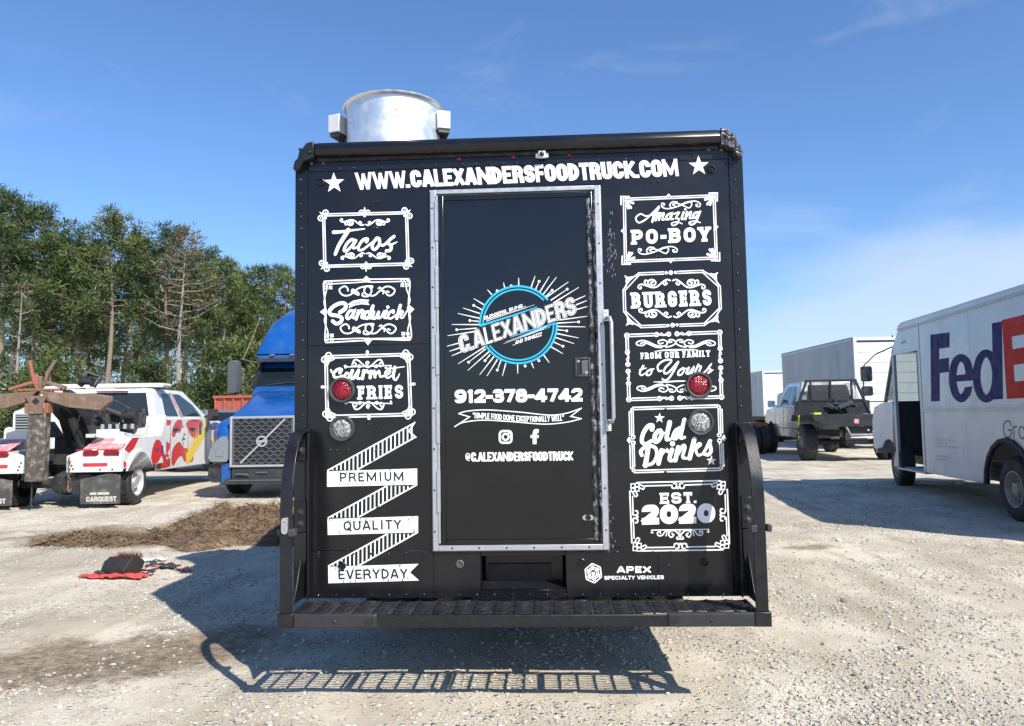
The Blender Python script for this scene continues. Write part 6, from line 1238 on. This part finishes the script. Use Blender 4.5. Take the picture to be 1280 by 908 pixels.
# crew cab
b = MB(); prof = [(1.30, .50), (1.30, 1.52), (4.2, 1.54), (5.5, 1.42), (5.8, 1.28), (5.86, .6), (5.45, .5)]+[(5.0+.47*math.cos(R(a)), .46+.47*math.sin(R(a))) for a in (10, 40, 70, 110, 140, 170)]+[(4.4, .45)]
b.prism(prof, 'x', -1.02, 1.02); b.build('cab_body', 'white', tw, bevel=.05, segs=3)
cb2, sm2, em2 = cabin(tw, 1.32, 4.45, .99, 1.52, 1.45, 3.1, .86, 2.13, 'white')
for sd in (-1, 1):
    win(cb2, [sm2(sd, .17, .08), sm2(sd, .40, .08), sm2(sd, .44, .86), sm2(sd, .22, .86)]); win(cb2, [sm2(sd, .49, .08), sm2(sd, .86, .08), sm2(sd, .88, .5), sm2(sd, .74, .86), sm2(sd, .54, .86)])
    b = MB(); b.add([sm2(sd, .43, .0, .006), sm2(sd, .48, .0, .006), sm2(sd, .53, .9, .006), sm2(sd, .46, .9, .006)], [(0, 1, 2, 3)]); b.build('door_pillar_trim', 'redfade', cb2)
    b = MB(); b.loft([(4.0, rrect(.12, 1.46, 1.74, .05, cx=sd*1.22)), (4.14, rrect(.09, 1.48, 1.72, .05, cx=sd*1.2))]); b.bar((sd*1.0, 4.1, 1.56), (sd*1.12, 4.06, 1.58), .05); b.build('mirror', 'plastic', tw)
    sidef = lambda u, v, l, sd=sd: Vector((sd*(1.0205+l), u, v)); lock = lambda u, v, l, sd=sd: Vector((sd*(HX+.0005+l), u, v))
    # graphics: red shapes over the doors and lockers, yellow flames on the front wing
    D = Decal(sidef, lift=.001)
    for q in ([(1.36, 1.12), (1.42, .95), (1.6, .80), (1.8, .80), (1.98, .92), (2.0, 1.25), (1.96, 1.02), (1.8, 1.06), (1.66, .98), (1.5, 1.02)], [(1.36, 1.49), (1.6, 1.40), (1.85, 1.38), (1.98, 1.40), (1.98, 1.49)], [(2.08, .62), (2.12, .86), (2.3, .98), (2.5, 1.02), (2.72, .92), (2.94, .74), (2.98, .58), (2.8, .60), (2.62, .72), (2.4, .66), (2.2, .54)],
        [(2.08, 1.18), (2.16, 1.36), (2.34, 1.48), (2.60, 1.49), (2.66, 1.36), (2.5, 1.22), (2.38, 1.30), (2.24, 1.14)], [(2.86, 1.40), (3.1, 1.49), (3.6, 1.49), (3.88, 1.44), (3.84, 1.28), (3.6, 1.12), (3.36, 1.08), (3.12, 1.16), (3.0, 1.28)], [(1.36, .54), (1.5, .66), (1.72, .64), (1.96, .72), (1.98, .54)], [(2.7, .84), (2.9, .88), (3.2, .76), (3.34, .60), (3.1, .56), (2.9, .68)], [(1.58, .70), (1.66, .78), (1.9, .74), (1.94, .78), (1.74, .84)]): D.blob(q)
    D.build('red_graphic', 'redpaint', tw)
    D = Decal(sidef, lift=.002); rnd = random.Random(6)
    for k in range(9): y = 2.95+k*.15; z = .56+.085*k; D.poly([(y-.05, z), (y-.08, z+.16+rnd.random()*.1), (y+.02, z+.2), (y+.08, z+.36+rnd.random()*.1), (y+.13, z+.2), (y+.22, z+.26), (y+.2, z+.06), (y+.1, z-.06)])
    D.blob([(4.5, .98), (4.7, 1.2), (5.0, 1.3), (5.4, 1.28), (5.7, 1.1), (5.6, 1.0), (5.3, 1.05), (5.0, 1.02), (4.7, .9)])
    D.build('yellow_flames', 'yellow', tw)
    D = Decal(sidef, lift=.003)
    D.star(1.68, 1.18, .12); D.blob([(4.35, 1.30), (4.6, 1.42), (5.0, 1.40), (4.9, 1.30), (4.6, 1.24)]); D.blob([(5.2, .98), (5.55, .94), (5.75, .80), (5.6, .62), (5.5, .8)]); D.poly([(4.0, 1.25), (4.25, 1.45), (4.45, 1.40), (4.2, 1.2)]); D.poly([(3.65, 1.15), (3.7, 1.42), (3.85, 1.42), (3.82, 1.15)]); D.poly([(1.42, 1.05), (1.5, 1.05), (1.5, 1.14), (1.42, 1.14)]); D.build('blue_graphic', 'blueink', tw)
    D = Decal(sidef, lift=.003)
    for z in (.62, .67, .735):
        for k in range(9): y = 1.42+k*.06; D.stroke([(y, z), (y+.03, z+.03)], .02, smooth=False)
    for k in range(14): y = 2.35+rnd.random()*.5; z = .95+rnd.random()*.42; D.stroke([(y, z), (y+rnd.uniform(-.08, .1), z+rnd.uniform(-.06, .06))], .022, smooth=False)
    D.build('small_print', 'greyplastic', tw)
    b = MB()
    for y in (2.02, 3.0, 4.15): b.box(*sorted((sd*1.0215, sd*1.0225)), y-.007, y+.007, .52, 1.5)
    b.build('door_seam', 'ink', tw)
    for y in (2.15, 3.12): b = MB(); b.box(*sorted((sd*1.024, sd*1.05)), y, y+.22, 1.26, 1.32); b.build('door_handle', 'plastic', tw, bevel=.01)
    D = Decal(lock, lift=.001); D.blob([(.50, .68), (.52, .86), (.60, 1.02), (.74, 1.12), (.92, 1.09), (1.04, .96), (1.12, .84), (1.2, .80), (1.2, .67), (1.08, .68), (1.0, .80), (.9, .74), (.78, .68)]); D.poly([(-.60, 1.0), (-.52, 1.06), (-.30, 1.185), (-.02, 1.185), (-.22, 1.0), (-.42, .92)]); D.poly([(-.62, .68), (-.62, .80), (-.5, .76), (-.5, .68)]); D.build('red_graphic', 'redpaint', tw)
    D = Decal(lock, lift=.002); D.poly([(.98, .86), (1.06, .86), (1.06, 1.0), (.98, 1.0)]); D.poly([(.76, .90), (.84, .90), (.84, .96), (.76, .96)]); D.build('blue_graphic', 'blueink', tw)
win(cb2, [em2(-1, .06, .10), em2(-1, .94, .10), em2(-1, .93, .86), em2(-1, .07, .86)], 'rear_window'); win(cb2, [em2(1, .05, .05), em2(1, .95, .05), em2(1, .93, .95), em2(1, .07, .95)], 'windshield')
b = MB(); b.box(-.18, .42, 1.37, 1.41, 2.06, 2.085); b.build('brake_lamp', 'red', cb2)
b = MB(); b.loft([(1.55, rrect(1.05, 2.16, 2.24, .035)), (1.95, rrect(1.05, 2.16, 2.24, .035))]); b.box(-.7, -.6, 1.6, 1.8, 2.12, 2.17); b.box(.6, .7, 1.6, 1.8, 2.12, 2.17); b.build('light_bar', mat('light_bar_lens', (.62, .62, .52), .25, var=.15), tw)
b = MB(); b.box(-.95, .95, 1.235, 1.275, .80, 1.50); b.build('head_board', 'white', tw, bevel=.01)
# mast, boom and the folded rusty tow bar
b = MB(); b.prism([(1.0, 1.0), (1.1, 1.5), (.25, 1.85), (-.42, 2.05), (-.46, 1.85), (.1, 1.5), (.4, 1.0)], 'x', -.22, -.08); b.prism([(1.0, 1.0), (1.1, 1.5), (.25, 1.85), (-.42, 2.05), (-.46, 1.85), (.1, 1.5), (.4, 1.0)], 'x', .10, .24); b.box(-.5, .9, .5, 1.1, .85, 1.2); bo = b.build('boom', 'ink', tw, bevel=.01)
b = MB()
for p_, q_, r_ in (((.72, .2, 1.0), (.58, .1, 1.62), .07), ((.58, .1, 1.62), (.54, .05, 1.9), .035), ((.22, .1, .95), (.10, -.1, 1.55), .07), ((.9, .3, 1.55), (.2, .1, 1.86), .05), ((1.0, .4, 1.32), (.3, .4, 1.5), .09), ((1.15, .4, 1.42), (1.1, .5, 1.7), .04)): b.tube([p_, q_], r_, 10)
b.build('hydraulic_ram', 'darksteel', bo)
b = MB(); b.lathe((.95, .3, 1.58), 'x', [(.001, -.12), (.13, -.12), (.13, -.1), (.07, -.1), (.07, .1), (.13, .1), (.13, .12), (.001, .12)], 18); b.build('winch', 'darksteel', bo); b = MB(); b.lathe((.35, -.1, 2.2), 'x', [(.001, -.1), (.1, -.1), (.1, -.08), (.06, -.08), (.06, .08), (.1, .08), (.1, .1), (.001, .1)], 16); b.build('winch', 'darksteel', bo); b = MB(); b.tube([(.42, .0, 2.12), (.5, .1, 2.3), (.3, .0, 2.35), (.2, -.1, 2.15)], .05, 8); b.build('hose_loop', 'darksteel', bo)
for q in ([(.6, -.3, 1.9), (.7, -.2, 1.5), (.8, .1, 1.3)], [(.5, -.4, 1.86), (.3, -.3, 1.4), (.36, -.2, 1.1)], [(.95, .3, 1.7), (.7, .2, 1.86), (.45, .0, 1.95)], [(-.3, -.4, 1.8), (-.45, -.2, 1.4), (-.4, .0, 1.0)]): b = MB(); b.tube([tuple(v) for v in catmull(q, 5)], .016, 6); b.build('hydraulic_hose', 'rubber', bo)
b = MB(); b.prism([(.35, 1.42), (.62, 1.68), (1.15, 1.62), (1.12, 1.36), (.7, 1.30)], 'y', .35, .55); b.build('wheel_lift_arm', 'plastic', bo, bevel=.01); b = MB(); b.prism([(-.9, 1.2), (-.5, 1.5), (-.3, 1.2)], 'y', .3, .5); b.build('wheel_lift_arm', 'plastic', bo, bevel=.01)
b = MB(); b.box(.34, 1.0, -.08, .25, 1.19, 1.26); b.build('tool_tray', 'galv', bo, bevel=.01)
b = MB(); b.tube([(.8, .2, 1.22), (.82, .15, 1.45), (.95, .0, 1.48)], .012, 5); 
for k in range(5): b.box(.62+k*.13, .68+k*.13, -.12, -.06, 1.345, 1.43)
b.build('control_levers', 'chrome', bo)
b = MB(); b.prism([(-.17, .50), (.13, .50), (.15, 1.72), (-.13, 1.72)], 'y', -1.02, -.84); po = b.build('tow_bar_post', 'rustpost', tw, bevel=.015)
b = MB(); b.prism([(-.18, 1.92), (.18, 1.92), (.12, 1.80), (.12, 1.62), (-.12, 1.62), (-.12, 1.80)], 'y', -1.045, -1.0205); pt_ = b.build('post_head', 'rust', po, bevel=.008)
b = MB(); b.lathe((.0, -1.046, 1.83), 'y', [(.06, 0), (.06, -.008), (.001, -.008)], 4); b.build('post_emblem', 'ink', pt_)
b = MB()
for sx in (-1, 1): b.box(*sorted((sx*.125, sx*.19)), -1.03, -.86, 1.63, 1.80)
b.build('pivot_block', 'orange', po, bevel=.008)
for sx in (-1, 1):
    b = MB(); b.prism([(sx*.02, 2.0), (sx*1.0, 1.93), (sx*1.16, 1.90), (sx*1.16, 1.80), (sx*1.02, 1.66), (sx*.5, 1.72), (sx*.16, 1.83)], 'y', -1.0, -.85); b.build('crossbar', 'rust', po, bevel=.012)
b = MB(); b.box(-.34, .34, -.98, -.86, 2.005, 2.045); b.build('crossbar_cap', 'orange', po, bevel=.006)
b = MB(); b.bar((-.04, -.93, 2.04), (-.06, -.93, 2.28), .05); b.prism([(-.09, 2.10), (-.045, 2.12), (-.11, 2.32), (-.15, 2.52), (-.19, 2.52), (-.15, 2.30)], 'y', -.96, -.92); b.bar((-.1, -.93, 2.16), (-.5, -.93, 2.04), .05); b.build('tow_fork', 'redrustfork', po, bevel=.005)
b = MB(); b.prism([(.045, 2.10), (.10, 2.10), (.15, 2.30), (.28, 2.52), (.22, 2.52), (.10, 2.32)], 'y', -.96, -.92); b.bar((.08, -.93, 2.16), (.42, -.93, 2.05), .06); b.tube([(.0, -.93, 2.04), (.0, -.93, 2.25)], .035, 8); b.build('tow_fork', 'rust', po, bevel=.005)
b = MB()
for k in range(9): b.lathe((.40+.01*(k % 2), -.74, .86-k*.05), 'xy'[k % 2], [(.022, -.008), (.03, 0), (.022, .008)], 10)
b.tube([(.40, -.74, .42), (.40, -.76, .34), (.44, -.78, .31), (.47, -.78, .35)], .014, 6); b.build('tow_chain', 'rust', tw)
b = MB(); b.tube([(-.1, -.9, .50), (-.11, -.9, .12), (-.08, -.9, .06), (-.04, -.9, .08)], .014, 6); b.build('hanging_hook', 'darksteel', tw)

# ------------------------------------------------------------------ vehicles farther back on the left
wt = thing('white_truck', (-18.9, 23.0, 0), 180, 'white conventional truck with a horizontal bar grille behind the rusty tow bar', 'truck')
b = MB(); b.loft([(.0, rrect(.62, .7, 1.95, .12)), (-.6, rrect(.72, .7, 2.1, .15)), (-1.7, rrect(.85, .7, 2.25, .15))]); b.loft([(-.2, rrect(1.1, .7, 1.35, .15)), (-1.6, rrect(1.12, .8, 1.4, .15))]); b.build('hood', 'white', wt, smooth=60)
b = MB(); b.loft([(-1.71, rrect(1.0, .8, 2.2, .1)), (-2.2, rrect(1.0, .8, 2.95, .1)), (-3.8, rrect(1.0, .8, 3.0, .12))]); b.build('cab', 'white', wt)
b = MB(); b.add([(-.9, -1.75, 2.28), (.9, -1.75, 2.28), (.85, -2.18, 2.88), (-.85, -2.18, 2.88)], [(0, 1, 2, 3)]); b.build('windshield', 'glass', wt)
b = MB(); b.box(-.46, .46, .001, .03, 1.0, 1.80); gb = b.build('grille', 'ink', wt, bevel=.01)
b = MB()
for k in range(8): b.box(-.45, .45, .031, .06, 1.03+k*.1, 1.075+k*.1)
frame_of(b, -.5, .5, .96, 1.84, .04, .031, .07); b.build('grille_bars', 'chrome', gb, bevel=.004)
for sx in (-1, 1): wheel(wt, sx*1.1, -.9, .5, .28, sx); wheel(wt, sx*1.1, -5, .5, .28, sx, dual=True)
b = MB(); b.box(-1.15, 1.15, .05, .2, .5, .85); b.build('bumper', 'chrome', wt, bevel=.03); b = MB(); b.box(-.45, .45, -6, 0, .7, .95); b.build('chassis', 'darksteel', wt)
dc = thing('dark_suv', (P(283, 520, 19.5).x, 19.5, 0), 200, 'dark grey car partly hidden between the tow truck and the blue tractor', 'car')
b = MB(); b.prism([(-2.3, .4), (-2.35, 1.05), (-1.0, 1.12), (2.1, 1.12), (2.3, .95), (2.3, .4)], 'x', -.92, .92); b.build('body', 'grey', dc, bevel=.06, segs=3)
cb3, sm3, em3 = cabin(dc, -1.2, 2.0, .88, 1.10, -.4, 1.5, .68, 1.80, 'grey')
cb3.data.materials.clear(); cb3.data.materials.append(M['grey'])
for sd in (-1, 1): win(cb3, [sm3(sd, .1, .1), sm3(sd, .9, .1), sm3(sd, .85, .88), sm3(sd, .15, .88)]); wheel(dc, sd*.95, 1.4, .36, .24, sd); wheel(dc, sd*.95, -1.4, .36, .24, sd)
win(cb3, [em3(1, .06, .1), em3(1, .94, .1), em3(1, .92, .9), em3(1, .08, .9)], 'rear_window'); win(cb3, [em3(-1, .06, .1), em3(-1, .94, .1), em3(-1, .92, .9), em3(-1, .08, .9)], 'windshield')
rc = thing('red_container', (P(318, 500, 27).x, 27, 0), 4, 'faded red open container behind the dark car and the blue tractor', 'container')
b = MB(); b.box(-1.75, 3.2, 0, 2.4, .3, 2.40); b.build('container_wall', 'redrust', rc, bevel=.02)
b = MB(); b.box(-1.8, 3.25, -.09, 2.45, 2.401, 2.52); 
for k in range(13): x = -1.7+k*.4; b.box(x-.04, x+.04, -.06, -.0005, .31, 2.40)
b.build('container_ribs', 'redrust', rc, bevel=.01)

# ------------------------------------------------------------------ soil heap, bag and scattered clothes
def mound(cx, cy, rx, ry, h, seed, nm, mt, label, cat, straw=0, sm='straw'):
    b = MB(); n, k = 64, 26; v = []
    for i in range(k+1):
        for j in range(n):
            r = i/k; a = 2*math.pi*j/n; x = cx+rx*r*math.cos(a)*(1+.5*noise.noise((math.cos(a)*2, math.sin(a)*2, seed))); y = cy+ry*r*math.sin(a)*(1+.5*noise.noise((math.cos(a)*2.3, math.sin(a)*2.3, seed+5)))
            z = gz(x, y)-.03+h*(1-r*r)*(.9+.75*noise.fractal((x*1.7, y*1.7, seed), .9, 2, 5)) + .07*(1-r*r)*noise.fractal((x*8, y*8, seed), .7, 2, 4); v.append((x, y, z if r < 1 else gz(x, y)-.05))
    b.add(v, [(i*n+j, i*n+(j+1) % n, (i+1)*n+(j+1) % n, (i+1)*n+j) for i in range(k) for j in range(n)]); o = b.build(nm, mt, None, smooth=0); tag(o, label, cat)
    if straw:
        rnd = random.Random(seed); s_ = MB()
        for q in range(straw):
            i, j = int((rnd.random()**.7)*k), rnd.randrange(n); p = Vector(v[min(k, i)*n+j])+Vector((rnd.uniform(-.1, .1), rnd.uniform(-.1, .1), .01)); a = rnd.uniform(0, 6.28); l = rnd.uniform(.05, .20); d = Vector((math.cos(a), math.sin(a), rnd.uniform(-.25, .45)))
            w_ = Vector((-d.y, d.x, .3)).normalized()*rnd.uniform(.002, .006); s_.add([p-w_, p+w_, p+w_*.5+d*l, p-w_*.5+d*l], [(0, 1, 2, 3)])
        st_ = s_.build('dry_stems', sm, o, smooth=0); tag(st_, kind='stuff')
    return o
mound(-3.6, 5.9, 1.55, 1.35, .33, 3, 'debris_heap', 'mulch', 'heap of brown soil and dry grass left of the food truck', 'debris heap', 9000)
mound(-5.15, 5.15, 1.15, .5, .13, 9, 'debris_heap', 'mulch', 'low flat spread of brown debris left of the taller heap', 'debris heap', 3000)
mound(-2.75, 5.35, .7, .7, .30, 21, 'debris_heap', 'mulch', 'dark clump of debris in the shadow next to the truck corner', 'debris heap', 1800)
bg_ = G(153, 717); bgx = thing('open_bag', (bg_.x, bg_.y, gz(bg_.x, bg_.y)), 8, 'black open bag lying on the gravel beside red cloth', 'bag')
bgx.scale = (.86, .86, .9)
b = MB(); b.loft([(-.16, rrect(.13, .0, .05, .03)), (-.14, rrect(.17, -.01, .12, .05)), (-.04, rrect(.185, -.01, .18, .07)), (.06, rrect(.18, -.01, .17, .07)), (.17, rrect(.14, .0, .10, .05))]); 
for p_ in b.v: p_ += Vector((noise.noise(p_*9), noise.noise(p_*9+Vector((4, 0, 0))), noise.noise(p_*11+Vector((0, 4, 0)))))*.05*min(1, max(0, p_.z*8)+.2)
b.build('bag_body', 'bag', bgx, smooth=75)
b = MB(); b.tube([(-.17, -.1, .02), (-.21, -.16, .03), (-.15, -.2, .05), (-.08, -.19, .03)], .022, 7); b.build('bag_strap', 'cloth_dark', bgx)
b = MB(); rnd = random.Random(5)
for k in range(240):
    p = Vector((rnd.uniform(-.12, .16), rnd.uniform(-.02, .14), .15)); d = Vector((rnd.gauss(0, .6), rnd.gauss(0, .4), rnd.uniform(.3, 1))).normalized()*rnd.uniform(.04, .12); w_ = Vector((.003, .002, 0)); b.add([p-w_, p+w_, p+d], [(0, 1, 2)])
b.build('red_fringe', mat('red_brown_fibre', (.09, .02, .017), .9, var=.5), bgx, smooth=0)
def cloth(px, py, l, w_, m_, seed, nm, label, cat, rot=0, h=.05):
    c = G(px, py); b = MB(); n, k = 22, 10; v = []; ca, sa = math.cos(R(rot)), math.sin(R(rot))
    for i in range(n+1):
        for j in range(k+1):
            u = (i/n-.5)*l; t = (j/k-.5)*w_*(.7+.5*noise.noise((i*.35, seed, 0))); u += .05*noise.noise((j*.5, seed, i*.3)); x = c.x+ca*u-sa*t; y = c.y+sa*u+ca*t
            v.append((x, y, gz(x, y)+.012+h*abs(noise.fractal((u*9, t*11, seed), 1, 2, 3))))
    b.add(v, [(i*(k+1)+j, i*(k+1)+j+1, (i+1)*(k+1)+j+1, (i+1)*(k+1)+j) for i in range(n) for j in range(k)]); o = b.build(nm, m_, None, smooth=60); tag(o, label, cat); s_ = o.modifiers.new('thickness', 'SOLIDIFY'); s_.thickness = .006; return o
cloth(141, 723, .62, .16, 'cloth_red', 2, 'red_cloth', 'crumpled red cloth lying in front of the black bag', 'cloth', -4)
cloth(187, 703, .30, .12, 'cloth_white', 5, 'white_cloth', 'white cloth lying behind the dark clothes near the bag', 'cloth', 10)
cloth(205, 711, .36, .16, 'cloth_dark', 7, 'dark_cloth', 'dark garment lying to the right of the black bag', 'cloth', -3, .07)
cloth(183, 713, .22, .12, 'redfade', 8, 'faded_cloth', 'small red and white rag between the bag and dark garment', 'cloth', 20)
cloth(181, 720, .16, .10, 'cloth_dark', 9, 'dark_cloth', 'small dark rag at the tip of the red cloth', 'cloth', 15)
cloth(230, 714, .22, .12, 'redfade', 10, 'faded_cloth', 'red and white rag at the edge of the truck shadow', 'cloth', -35)
for i, (px, py, s, lb) in enumerate([(352/1280*0+1055, 752, .034, 'grey egg sized rock right of the truck bumper'), (1126, 816, .026, 'dark pebble in the gravel at the lower right'), (1069, 846, .022, 'pale pebble in the foreground gravel'), (1086, 862, .02, 'small brown pebble in the foreground gravel')]):
    c = G(px, py); b = MB(); bm = bmesh_ico = None
    v, f = [], []
    b.lathe((c.x, c.y, gz(c.x, c.y)+s*.35), 'z', [(.001, -s*.5), (s*.6, -s*.35), (s*.85, 0), (s*.6, s*.35), (.001, s*.5)], 9)
    for p in b.v: p += Vector((noise.noise(p*20), noise.noise(p*20+Vector((5, 0, 0))), noise.noise(p*20+Vector((0, 5, 0)))))*s*.45
    tag(b.build('rock', mat('rock_stone', (.2, .185, .16), .9, var=.3, vscale=20, bump=.4, bscale=40), None, smooth=0), lb, 'rock')
